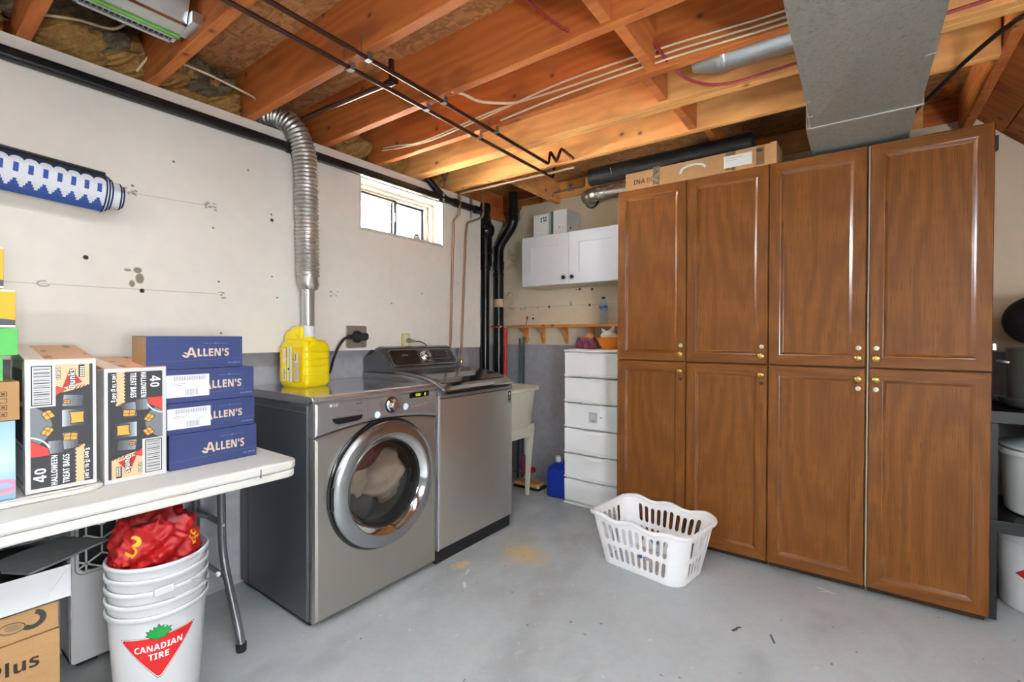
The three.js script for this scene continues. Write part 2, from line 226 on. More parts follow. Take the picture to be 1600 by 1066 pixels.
// ---------------------------------------------------------------- setting: floor, walls, window, ceiling
const RX = 5.3, RZ = 5.3, JB = 2.24, JT = 2.475;               // room depth along x and z, joist bottom and top
{
  const f = struct('floor'); const slab = plain(b2(-0.5, RX + 0.2, -0.12, 0, -0.25, RZ + 0.2)); const P = slab.attributes.position, uv = slab.attributes.uv;
  for (let i = 0; i < P.count; i++) uv.setXY(i, (P.getX(i) + 0.3) / 4.6, 1 - (P.getZ(i) + 0.3) / 4.6); part('concrete_slab', slab, M.floor, f);
}
const WZ0 = 0.996, WZ1 = 1.682, WY0 = 1.834, WY1 = 2.15;        // window opening in the left wall
{
  const w = struct('wall_left');
  const hole = (y1) => [[-WZ1, WY0], [-WZ0, WY0], [-WZ0, y1], [-WZ1, y1]];
  // foundation: drawn in (-z, y), pushed along x
  part('foundation', mUV(extX(shp([[-RZ, 0], [0.25, 0], [0.25, JB], [-RZ, JB]], [hole(2.2)]), -0.52, -0.28)), M.foundation, w);
  part('foundation', mUV(b2(-0.281, -0.12, 0, 1.134, 0.6, RZ)), M.foundation, w);
  const len = RZ - 0.6, y0 = 1.135, hh = JB - y0;
  // drywall on furring; marks measured along +z
  const mk = [[2.882, 1.51, 'h'], [2.725, 1.48, 'p'], [2.711, 1.399, 'h'], [2.996, 1.402, 'd'], [2.744, 1.787, 's'], [2.74, 1.813, 'n'], [2.458, 1.795, 's'], [2.428, 1.462, 'n'], [2.42, 1.402, 's'], [2.191, 1.814, 'n'], [2.188, 1.787, 'h'], [2.189, 1.51, 'n'], [2.163, 1.408, 'n'], [2.45, 1.7, 'n'], [2.6, 1.95, 'n'], [2.3, 2.0, 'n'], [1.2, 1.5, 'n'], [1.45, 1.42, 'n'], [1.85, 1.45, 's'], [0.85, 1.6, 'n'], [2.1, 1.18, 'n'], [2.42, 1.23, 'n']];
  const tx = drywall(len, [226, 220, 211], y0, hh, mk.map(([z, y, t]) => [RZ - z, y, t]), [[RZ - 3.3, 1.398, RZ - 2.433, 1.407], [RZ - 2.794, 1.782, RZ - 2.458, 1.795]]);
  const sheet = plain(extX(shp([[-RZ, y0], [-0.6, y0], [-0.6, JB], [-RZ, JB]], [hole(WY1)]), -0.28, 0)); const P = sheet.attributes.position, uv = sheet.attributes.uv;
  for (let i = 0; i < P.count; i++) uv.setXY(i, (RZ - P.getZ(i)) / len, (P.getY(i) - y0) / hh);
  part('wall_panel', sheet, S({ map: tx, roughness: 0.88 }), w);
  part('wall_panel', b2(-0.28, -0.262, 1.15, JB + 0.1, -0.02, 0.6), M.wallWhite, w);
  // rim of the floor above
  part('sill_plate', mUV(b2(-0.5, -0.2, JB, JB + 0.04, -0.25, RZ)), M.joist, w);
  part('rim_joist', mUV(b2(-0.3, -0.26, JB + 0.04, JT, -0.25, RZ)), M.joist, w);
}
{
  const w = struct('wall_back'), x0 = -0.28, len = RX - x0, y0 = 1.147, hh = 2.345 - y0;
  part('foundation', mUV(b2(-0.52, RX + 0.2, 0, 1.2, -0.25, -0.035)), M.foundation, w);
  part('foundation', mUV(b2(-0.52, RX + 0.2, 1.2, JB + 0.1, -0.25, -0.04)), M.foundation, w);
  const mk = [[-0.162, 1.59, 's'], [-0.14, 1.459, 's'], [-0.023, 1.466, 's'], [0.13, 1.461, 'n'], [0.245, 1.463, 'h'], [0.084, 1.369, 'h'], [0.084, 1.4, 'n'], [0.532, 1.596, 'h'], [0.64, 1.59, 'h'], [0.5, 1.595, 'n'], [0.451, 1.476, 'n'], [0.451, 1.49, 'n'], [0.618, 1.465, 'h'], [0.2, 1.2, 'h'], [0.2, 1.23, 'n'], [0.42, 1.235, 'h'], [0.02, 1.19, 's'], [0.72, 1.38, 'n'], [2.85, 2.0, 'n'], [2.86, 1.7, 'n']];
  const tx = drywall(len, [226, 211, 184], y0, hh, mk.map(([x, y, t]) => [x - x0, y, t]), [[0.06, 1.468, 1.3, 1.468], [0.24, 2.3, 0.24, 1.7]], [[0.13, 1.9, 0.05, 'rgba(170,130,80,.16)'], [0.1, 1.5, 0.06, 'rgba(190,140,90,.10)']]);
  // the top edge is cut along the slope of the stairs at the right
  const s = plain(extZ(shp([[x0, y0], [RX, y0], [RX, 1.2], [2.98, 2.163], [2.8, 2.345], [-0.03, 2.345], [-0.06, 2.3], [-0.05, 2.24], [-0.09, 2.2], [x0, 2.19]]), -0.035, 0)); const P = s.attributes.position, uv = s.attributes.uv;
  for (let i = 0; i < P.count; i++) uv.setXY(i, (P.getX(i) - x0) / len, (P.getY(i) - y0) / hh);
  part('wall_panel', s, S({ map: tx, roughness: 0.88 }), w);
  part('rim_joist', mUV(b2(-0.3, 2.8, 2.335, JT, -0.08, -0.02)), M.joist, w);
  part('rim_joist', mUV(b2(2.8, RX + 0.2, 2.3, JT, -0.2, -0.1)), M.joist, w);  // added rim behind the stairs, shuts out light from the sky
  part('sill_plate', mUV(b2(-0.3, 2.8, 2.3, 2.34, -0.2, -0.035)), M.joist, w);
}
part('wall_right', b2(RX, RX + 0.2, 0, JT, -0.25, RZ + 0.2), M.wallWhite, scene).userData.kind = 'structure';
part('wall_front', b2(-0.5, RX + 0.2, 0, JT, RZ, RZ + 0.2), M.wallWhite, scene).userData.kind = 'structure';  // both walls are out of view, kept white to bounce light back
{
  const w = struct('window_1'), x1 = -0.001;
  // lining boards of the deep opening
  for (const [n, g] of [['window_sill', b2(-0.4, x1, WY0 - 0.001, WY0 + 0.012, WZ0, WZ1)], ['lining_board', b2(-0.4, x1, WY1 - 0.014, WY1 + 0.001, WZ0, WZ1)], ['lining_board', b2(-0.4, x1, WY0 + 0.012, WY1 - 0.014, WZ0 - 0.001, WZ0 + 0.012)], ['lining_board', b2(-0.4, x1, WY0 + 0.012, WY1 - 0.014, WZ1 - 0.012, WZ1 + 0.001)]]) part(n, mUV(g), M.trimWhite, w);
  for (const [d, s] of [[-0.09, 0.016]]) part('stop_bead', [b2(d - 0.02, d, WY1 - 0.014 - s, WY1 - 0.014, WZ0 + 0.012, WZ1 - 0.012, 0.003), b2(d - 0.02, d, WY0 + 0.012, WY1 - 0.014, WZ0 + 0.012, WZ0 + 0.012 + s, 0.003), b2(d - 0.02, d, WY0 + 0.012, WY1 - 0.014, WZ1 - 0.012 - s, WZ1 - 0.012, 0.003)], M.trimWhite, w);
  const fz0 = WZ0 + 0.012, fz1 = WZ1 - 0.012, fy0 = WY0 + 0.012, fy1 = WY1 - 0.014;
  const fr = part('window_frame', [b2(-0.2, -0.14, fy1 - 0.022, fy1, fz0, fz1, 0.003), b2(-0.2, -0.14, fy0, fy0 + 0.014, fz0, fz1, 0.003), b2(-0.2, -0.14, fy0, fy1, fz0, fz0 + 0.022, 0.003), b2(-0.2, -0.14, fy0, fy1, fz1 - 0.022, fz1, 0.003)], S({ color: 0x8b8880, roughness: 0.5 }), w);
  const mid = 1.3, sash = (za, zb, x) => part('sash', [b2(x - 0.018, x, fy0 + 0.012, fy0 + 0.026, za, zb, 0.002), b2(x - 0.018, x, fy1 - 0.036, fy1 - 0.02, za, zb, 0.002), b2(x - 0.018, x, fy0 + 0.012, fy1 - 0.02, za, za + 0.024, 0.002), b2(x - 0.018, x, fy0 + 0.012, fy1 - 0.02, zb - 0.024, zb, 0.002)], S({ color: 0x3c3e40, roughness: 0.5 }), w);
  const a = sash(fz0 + 0.016, mid + 0.016, -0.172), b = sash(mid - 0.016, fz1 - 0.016, -0.15);
  part('pane', b2(-0.183, -0.18, fy0 + 0.02, fy1 - 0.03, fz0 + 0.03, mid), M.glass, a); part('pane', b2(-0.161, -0.158, fy0 + 0.02, fy1 - 0.03, mid, fz1 - 0.03), M.glass, b);
  part('latch', b2(-0.15, -0.138, 1.97, 2.03, mid - 0.006, mid + 0.006, 0.003), M.black, b);
  // dark octagonal sticker on the nearer corner of the pane
  const oct = []; for (let i = 0; i < 8; i++) oct.push([-(fz0 + 0.075) + 0.034 * Math.cos(i * Math.PI / 4 + 0.39), 1.905 + 0.034 * Math.sin(i * Math.PI / 4 + 0.39)]);
  const st = part('window_sticker', extX(shp(oct), -0.1795, -0.1785), M.blackGloss, a);
  part('sticker_mark', [b2(-0.1785, -0.178, 1.915, 1.918, fz0 + 0.055, fz0 + 0.095), b2(-0.1785, -0.178, 1.9, 1.903, fz0 + 0.05, fz0 + 0.1), b2(-0.1785, -0.178, 1.888, 1.891, fz0 + 0.06, fz0 + 0.09)], M.silverPaint, st);
  // strips of old paint and caulk left in the opening
  part('caulk_strip', [b2(-0.03, 0.002, WY0 + 0.011, WY0 + 0.02, WZ0 + 0.02, WZ1 - 0.02, 0.003)], M.trimWhite, w);
}
{
  // ground outside, out of view, made pale to bounce sunlight in at the window
  const g = part('ground', b2(-9, -0.52, 1.6, 1.72, -6, 9), S({ color: 0xd6d5cf, roughness: 0.9 }), scene); g.userData.kind = 'structure';
  // the wall of the house above the foundation, and its roof edge
  const s = struct('wall_outside'); for (let i = 0; i < 4; i++) part('siding_board', b2(-0.55 + i * 0.002, -0.5, JB + i * 0.12, JB + 0.125 + i * 0.12, -0.5, RZ + 0.4), M.trimWhite, s);
}
{
  const c = struct('ceiling');
  for (let i = 0; i < 3; i++) for (let j = 0; j < 5; j++) { const x0 = -0.3 + i * 2.0, z0 = -0.25 + j * 1.2 - (i % 2 ? 0.4 : 0); part('subfloor_panel', mUV(b2(x0 + 0.001, Math.min(x0 + 1.998, RX + 0.2), JT, JT + 0.018, Math.max(z0 + 0.001, -0.25), Math.min(z0 + 1.198, RZ + 0.2)), i * 0.31, j * 0.47), M.osb, c); }
  part('subfloor_panel', mUV(b2(-0.3, RX + 0.2, JT, JT + 0.018, 5.15, RZ + 0.2)), M.osb, c);
  part('floor_above', b2(-0.6, RX + 0.3, JT + 0.02, JT + 0.1, -0.4, RZ + 0.3), M.oakDark, c);
  const jz = [3.42, 3.04, 2.672, 2.29, 1.905, 1.55, 1.281, 1.241, 0.925, 3.8, 4.18, 4.56, 4.94];
  jz.forEach((z, i) => {
    const x1 = i === 8 ? 2.735 : i === 6 || i === 7 ? RX : RX, g = mUV(b2(-0.26, x1, JB, JT, z - 0.019, z + 0.019, 0.003, 1), i * 0.57, i * 0.231), m = (i === 6 || i === 7 || i === 8) ? M.joistLit : M.joist;
    part('joist', g, m, c);
  });
  // header and scraps at the stair opening
  part('header', mUV(b2(2.74, 2.778, 2.265, JT, 0.0, 1.2, 0.003, 1), 0.3), M.joist, c);
  for (const [x, za, zb, y0] of [[1.652, 1.924, 2.271, 2.25], [1.675, 1.569, 1.886, 2.25], [1.632, 1.3, 1.531, 2.25], [1.66, 0.944, 1.222, 2.245], [1.64, -0.02, 0.906, 2.37]]) part('blocking', mUV(b2(x - 0.019, x + 0.019, y0, JT - 0.02, za, zb, 0.003, 1), x, za), M.joist, c);
  for (const [x, z0, z1] of [[0.33, -0.03, 0.906]]) part('blocking', mUV(b2(x - 0.019, x + 0.019, 2.31, JT, z0, z1, 0.003, 1), x, 0.2), M.joistLit, c);
  part('blocking', mUV(b2(0.2, 2.6, 2.345, JT, -0.02, 0.02, 0.002, 1), 0.1, 0.13), M.joistLit, c);
}
{
  // underside of the stairs, boards on the slope, at the right behind the tall cabinets
  const s = struct('trim_1'); const L = 1.6, g0 = V(2.735, 2.44, 0);
  for (let i = 0; i < 7; i++) { const bd = part('plank', mUV(bx(0.205, 0.02, 1.02, 0.105 + i * 0.21, 0, 0, 0.002, 1), i * 0.4, 0.1), M.joist, s); bd.position.set(2.765, 2.4, 0.5); bd.rotation.z = -Math.PI / 4; }
  const st = part('stringer', mUV(bx(L, 0.24, 0.04, L / 2, 0.11, 0, 0.003, 1)), M.joist, s); st.position.set(2.765, 2.4, 0.03); st.rotation.z = -Math.PI / 4;
  const st2 = part('stringer', mUV(bx(L, 0.24, 0.04, L / 2, 0.11, 0, 0.003, 1)), M.joist, s); st2.position.set(2.765, 2.4, 0.98); st2.rotation.z = -Math.PI / 4;
}
// glass fibre batts stuffed at the rim, between the joist ends
{
  const spots = [[3.2, 2.34, 0], [3.0, 2.4, 1], [2.87, 2.3, 0], [2.8, 2.38, 1], [2.72, 2.28, 0], [2.58, 2.31, 0], [2.47, 2.36, 1], [2.37, 2.29, 0], [1.78, 2.3, 0], [1.68, 2.36, 0], [1.42, 2.31, 0], [1.1, 2.3, 0], [1.03, 2.36, 1], [0.8, 2.33, 0]];
  const st = struct('insulation'); st.userData.kind = 'stuff'; U(st, 'yellow and grey brown glass fibre insulation stuffed between the joist ends above the left wall', 'insulation');
  const G = [[], []]; spots.forEach(([z, y, d], i) => G[d].push(bump(blob(0.1, 0.085, 0.12 + 0.03 * hsh(i, 5), 0.07, 9, i * 3.7, 6), 0.018, 38, i).translate(-0.11, Math.max(y, JB + 0.08), z)));
  part('yellow_batt', mUV(mergeGeometries(G[0].map(plain))), M.insul, st); part('dusty_batt', mUV(mergeGeometries(G[1].map(plain))), M.insulDark, st);
}
// an added fill lamp on a tripod behind the picture, aimed into the room
{
  const P = V(...FILL.at), q = new THREE.Quaternion().setFromRotationMatrix(new THREE.Matrix4().lookAt(V(...FILL.to), P, V(0, 1, 0))), t = thing('added_fill_lamp', 'added fill lamp with a square head on a black tripod, out of view at the back', 'lamp', [P.x, 0, P.z]);
  part('pole', cyl(0.014, 0.014, P.y - 0.3, 0, (P.y - 0.28) / 2 + 0.13, 0, 14), M.legGrey, t); for (let k = 0; k < 3; k++) { const a = k * 2.094 + 0.4; part('leg', pipe([[0.0, 0.55, 0], [0.34 * Math.cos(a), 0.012, 0.34 * Math.sin(a)]], 0.01, 0.02, 8), M.legGrey, t); }
  const hd = new THREE.Group(); hd.name = 'lamp_head'; hd.position.set(0, P.y, 0); hd.quaternion.copy(q); t.add(hd); part('head_case', b2(-0.27, 0.27, -0.22, 0.22, -0.07, -0.012, 0.01), M.black, hd); part('lamp_face', b2(-0.25, 0.25, -0.2, 0.2, -0.012, -0.004), S({ color: 0xffffff, emissive: FILL.color, emissiveIntensity: 3 }), hd);
  const l = new THREE.RectAreaLight(FILL.color, FILL.L, 0.5, 0.4); l.position.copy(P).addScaledVector(V(...FILL.to).sub(P).normalize(), 0.002); l.quaternion.copy(q).multiply(new THREE.Quaternion().setFromAxisAngle(V(0, 1, 0), Math.PI)); scene.add(l);
}
// unseen ceiling lamps, out of view above and behind the picture
UNSEEN_LAMPS.forEach(([x, z, len, L], i) => {
  const t = thing('unseen_ceiling_lamp', ['unseen ceiling lamp out of view, placed to light the left wall, first of three', 'unseen ceiling lamp out of view, placed to light the oak cabinets', 'unseen ceiling lamp out of view, placed to light the room from the back'][i], 'lamp', [x, 0, z]);
  part('housing', extZ(shp([[-0.075, 2.185], [-0.07, 2.181], [-0.03, 2.21], [0.03, 2.21], [0.07, 2.181], [0.075, 2.185], [0.04, 2.236], [-0.04, 2.236]]), -len / 2, len / 2), M.whitePaint, t); for (const q of [-1, 1]) part('end_plate', b2(-0.072, 0.072, 2.186, 2.234, q * (len / 2 + 0.0015) - 0.0015, q * (len / 2 + 0.0015) + 0.0015), M.whitePaint, t);
  for (const s of [-1, 1]) part('tube', cylZ(0.011, len - 0.06, s * 0.025, 2.195, 0, 14), S({ color: 0xffffff, emissive: UNSEEN_LAMP_COLOR, emissiveIntensity: 4 }), t); for (const q of [-0.4, 0.4]) part('mounting_clip', b2(-0.01, 0.01, 2.235, 2.241, q - 0.02, q + 0.02), M.steelDark, t);
  const l = new THREE.RectAreaLight(UNSEEN_LAMP_COLOR, L, 0.1, len - 0.06); l.position.set(x, 2.178, z); l.rotation.set(-Math.PI / 2, 0, 0); scene.add(l);
});

// ---------------------------------------------------------------- tall oak cabinets
const CX = [1.1176, 1.5368, 1.9524, 2.368, 2.7806], CF = 0.606, CB = 0.048, CM = 1.0744, CT = 2.112;
{
  const knobG = lathe([[0, 0.024], [0.008, 0.0235], [0.0135, 0.02], [0.015, 0.016], [0.0125, 0.011], [0.006, 0.008], [0.0055, 0.002], [0.009, 0], [0, 0]].reverse(), 20).rotateX(Math.PI / 2);
  const lockG = mergeGeometries([plain(lathe([[0, 0], [0.011, 0], [0.011, 0.003], [0.008, 0.0045], [0, 0.0045]], 18).rotateX(Math.PI / 2))]), slot = bx(0.0016, 0.007, 0.001, 0, 0, 0.0048);
  const names = ['tall oak cabinet unit beside the white drawer tower, leftmost of the four', 'tall oak cabinet unit directly behind the white laundry basket, second from the drawer tower', 'tall oak cabinet unit under the wide sheet metal duct, third from the drawer tower', 'tall oak cabinet unit next to the black storage rack, its knobs on the left stiles'];
  for (let i = 0; i < 4; i++) {
    const x0 = CX[i], x1 = CX[i + 1], w = x1 - x0, cx = (x0 + x1) / 2, t = thing('tall_cabinet', names[i], 'cabinet', [cx, 0, 0], 0, 'tall oak cabinets along the back wall');
    const L = -w / 2 + 0.001, R = w / 2 - 0.001, zb = 0.03, zf = CF - 0.022;
    part('side_panel', mUV(b2(L, L + 0.016, CB, CT - 0.002, zb, zf), i, 0.2), M.oak, t); part('side_panel', mUV(b2(R - 0.016, R, CB, CT - 0.002, zb, zf), i * 1.3, 0.5), M.oak, t);
    part('top_panel', mUV(b2(L + 0.016, R - 0.016, CT - 0.02, CT - 0.002, zb, zf)), M.oakDark, t); part('bottom_panel', mUV(b2(L + 0.016, R - 0.016, CB, CB + 0.018, zb, zf)), M.oakDark, t);
    part('middle_shelf', mUV(b2(L + 0.016, R - 0.016, CM - 0.009, CM + 0.009, zb, zf)), M.oakDark, t); part('back_panel', b2(L + 0.016, R - 0.016, CB, CT - 0.02, zb, zb + 0.008), M.oakDark, t);
    part('toe_kick', b2(L + 0.003, R - 0.003, 0, CB, zf - 0.07, zf - 0.055), M.oakDark, t);
    if (i === 2) part('edge_strip', b2(R - 0.0045, R + 0.0015, CB, CT - 0.004, zf - 0.01, zf + 0.019), S({ color: 0x9a9484, roughness: 0.6 }), t, 'pale edge strip showing in the gap between the doors');
    if (i === 3) { part('hinge', b2(R, R + 0.012, 2.0, 2.06, zf - 0.03, zf + 0.004, 0.002), M.black, t); part('latch', b2(R, R + 0.014, 1.165, 1.195, zf - 0.02, zf + 0.004, 0.003), M.nickel, t); }
    for (const up of [1, 0]) {
      const y0 = up ? CM + 0.0025 : CB, y1 = up ? CT : CM - 0.0025, h = y1 - y0, dw = w - (i === 2 ? 0.012 : 0.004), st = 0.053, d = new THREE.Group(); d.name = 'door'; d.position.set(i === 2 ? -0.0045 : 0, (y0 + y1) / 2, zf); t.add(d);
      const ou = hsh(i, up) * 3, ov = hsh(i + 9, up) * 2, T = 0.022;
      part('door_frame', rectLoft(dw, h, [[0.003, 0], [0, 0.003], [0, T - 0.004], [0.0035, T], [st - 0.004, T]], ou, ov), M.oak, d); part('door_bead', rectLoft(dw, h, [[st - 0.004, T], [st, T - 0.001], [st + 0.004, T - 0.0045], [st + 0.012, T - 0.0105], [st + 0.016, T - 0.0115]], ou, ov), M.oakBead, d);
      part('door_panel', mUV(bx(dw - 2 * st - 0.022, h - 2 * st - 0.022, 0.006, 0, 0, T - 0.0138), ou + 0.77, ov + 0.3), M.oak, d);
      part('door_back', bx(dw - 0.006, h - 0.006, 0.004, 0, 0, 0.002), M.oakDark, d);
      const kx = (i === 3 ? -1 : 1) * (dw / 2 - 0.027), ky = up ? -h / 2 + 0.043 : h / 2 - 0.05, ly = up ? ky + 0.048 : ky - 0.046;
      const k = part('knob', knobG, M.brass, d); k.position.set(kx, ky, T); k.scale.setScalar(1.15);
      if (!up && i < 2) { const q = part('keyhole', lathe([[0, 0.0008], [0.0085, 0.0008], [0.0095, 0], [0, 0]].reverse(), 16).rotateX(Math.PI / 2), M.black, d); q.position.set(kx, ly, T); }
      else { const q = part('lock', lockG, M.nickel, d); q.position.set(kx, ly, T); const q2 = part('lock', slot, M.black, d); q2.position.set(kx, ly, T); }
    }
  }
}
// ---------------------------------------------------------------- white wall cabinet and what stands on it
{
  const x0 = 0.178, x1 = 1.02, y0 = 1.608, y1 = 1.993, zf = 0.302, t = thing('wall_cabinet', 'white two-door wall cabinet with dark knobs hung above the pine shelf', 'cabinet', [(x0 + x1) / 2, y0, 0.002]);
  const w = x1 - x0, h = y1 - y0, D = zf - 0.022;
  for (const [n, g] of [['side_panel', b2(-w / 2, -w / 2 + 0.016, 0, h, 0, D)], ['side_panel', b2(w / 2 - 0.016, w / 2, 0, h, 0, D)], ['top_panel', b2(-w / 2 + 0.016, w / 2 - 0.016, h - 0.016, h, 0, D)], ['bottom_panel', b2(-w / 2 + 0.016, w / 2 - 0.016, 0, 0.016, 0, D)], ['back_panel', b2(-w / 2 + 0.016, w / 2 - 0.016, 0.016, h - 0.016, 0, 0.006)]]) part(n, g, n === 'bottom_panel' ? S({ color: 0xd8d2c2, roughness: 0.6 }) : M.whitePaint, t);
  for (const s of [-1, 1]) {
    const dw = w / 2 - 0.002, d = new THREE.Group(); d.name = 'door'; d.position.set(s * w / 4, h / 2, D); t.add(d);
    part('door_frame', rectLoft(dw, h - 0.002, [[0.001, 0], [0, 0.001], [0, 0.0185], [0.0015, 0.02], [0.082, 0.02], [0.0835, 0.012], [0.09, 0.012]]), M.whitePaint, d);
    part('door_panel', bx(dw - 0.16, h - 0.162, 0.004, 0, 0, 0.0105), M.whitePaint, d);
    const k = part('knob', lathe([[0, 0.027], [0.01, 0.026], [0.0155, 0.021], [0.0155, 0.018], [0.008, 0.012], [0.0065, 0.002], [0.01, 0], [0, 0]].reverse(), 20).rotateX(Math.PI / 2), M.blackGloss, d); k.position.set(-s * (dw / 2 - 0.035), -h / 2 + 0.048, 0.02);
  }
  const ts = 'white cartons on the wall cabinet';
  const mk = (name, label, x0, x1, yb, yt, z0, z1, draw) => {
    const t = thing(name, label, 'carton', [(x0 + x1) / 2, yb, (z0 + z1) / 2], 0, ts), w = x1 - x0, h = yt - yb, d = z1 - z0, r = part('carton_body', bx(w, h - 0.002, d, 0, h / 2 - 0.001, 0, 0.003), M.white, t);
    part('top_flap', [bx(w / 2 - 0.001, 0.002, d - 0.004, -w / 4, h - 0.001, 0), bx(w / 2 - 0.001, 0.002, d - 0.004, w / 4, h - 0.001, 0)], M.white, t); part('printed_front', new THREE.PlaneGeometry(w - 0.004, h - 0.004).translate(0, h / 2, d / 2 + 0.0006), print(512, 512, draw), t); return t;
  };
  mk('carton', 'white carton with grey symbols, left one on the wall cabinet', 0.235, 0.372, y1, 2.178, 0.03, 0.225, (g, w, h) => { g.fillStyle = '#e8eaec'; g.fillRect(0, 0, w, h); g.fillStyle = '#6c7075'; for (const [x, y] of [[250, 70], [330, 60], [410, 60], [250, 130], [350, 120], [410, 120]]) g.fillRect(x, y, 56, 42); g.fillStyle = '#9aa'; g.fillRect(330, 200, 50, 6); });
  const t2 = mk('carton', 'white carton with a pale green stripe, right one on the wall cabinet', 0.373, 0.54, y1, 2.19, 0.03, 0.225, (g, w, h) => { g.fillStyle = '#e6e8ea'; g.fillRect(0, 0, w, h); g.fillStyle = '#86a79c'; g.fillRect(20, 0, 62, h); g.fillStyle = '#4a5254'; g.fillRect(82, 0, 60, h); g.fillStyle = '#9da1a5'; g.fillRect(300, 330, 30, 40); g.fillRect(410, 320, 12, 100); g.font = '30px sans-serif'; g.fillText('⌂  i', 330, 120); });
  part('side_mark', new THREE.CircleGeometry(0.009, 16).rotateY(Math.PI / 2).translate(0.0841, 0.06, 0.04), M.black, t2);
}
// ---------------------------------------------------------------- pine shelf on brackets, bottle
{
  const t = thing('wall_shelf', 'orange pine shelf on wooden brackets, fixed to the back wall under the white cabinet', 'shelf', [0, 1.292, 0]);
  part('shelf_board', mUV(extZ(rrect(0, 0, 1.04, 0.019, 0.004), 0, 1).rotateX(0).scale(1, 1, 0.17).translate(-0.02, 0, 0.001)), M.pine, t);
  part('shelf_end', mUV(b2(-0.12, -0.025, 0.002, 0.017, 0.03, 0.11, 0.003)), M.pine, t);
  part('ledger_strip', mUV(b2(-0.25, -0.12, 0.0, 0.016, 0.165, 0.19, 0.003)), M.pine, t);
  for (const x of [0.03, 0.2, 0.42, 0.66]) { const b = part('bracket', mUV(extZ(shp([[0, 0], [0, -0.125], [0.012, -0.135], [0.03, -0.1], [0.055, -0.045], [0.12, -0.012], [0.12, 0]]), -0.011, 0.011, 0.002).rotateY(-Math.PI / 2)), M.pine, t); b.position.set(x, 0, 0.001); }
  const h = single('driver', [cyl(0.003, 0.003, 0.05, 0, 0.025, 0, 8).rotateZ(-0.2), cyl(0.007, 0.009, 0.03, 0, 0.064, 0, 10).rotateZ(-0.2)], M.redPlastic, 'small red handled tool leaning on the wall at the pine shelf end', 'tool', [0.03, 1.312, 0.03]);
  const bt = thing('water_bottle', 'clear plastic water bottle with a blue label standing on the pine shelf', 'bottle', [0.79, 1.3115, 0.11]);
  const body = [[0, 0.002], [0.027, 0], [0.031, 0.006], [0.031, 0.03]]; for (let i = 0; i < 5; i++) body.push([0.0295, 0.034 + i * 0.014], [0.0315, 0.041 + i * 0.014]); body.push([0.031, 0.11], [0.031, 0.138], [0.029, 0.155], [0.018, 0.178], [0.0135, 0.184], [0.0135, 0.192]);
  part('bottle_body', lathe(body, 28), PH({ color: 0xe6f0f8, roughness: 0.06, transmission: 0.9, thickness: 0, ior: 1.3 }), bt);
  part('water', lathe([[0, 0.004], [0.026, 0.004], [0.0285, 0.01], [0.0285, 0.11], [0, 0.11]], 24), PH({ color: 0xeaf3f8, roughness: 0.05, transmission: 0.95, thickness: 0, ior: 1.2 }), bt);
  part('bottle_label', lathe([[0.0318, 0.106], [0.0318, 0.136]], 28), print(512, 128, (g, w, h) => { g.fillStyle = '#3f7fc0'; g.fillRect(0, 0, w, h); g.fillStyle = '#9cc4e8'; g.beginPath(); g.moveTo(0, h); g.lineTo(w * 0.3, 20); g.lineTo(w * 0.5, h); g.lineTo(w * 0.8, 30); g.lineTo(w, h); g.fill(); }), bt);
  part('bottle_cap', lathe([[0, 0.205], [0.0145, 0.204], [0.015, 0.2], [0.015, 0.19], [0.0135, 0.19]].reverse(), 20), S({ color: 0x3a4658, roughness: 0.5 }), bt);
}
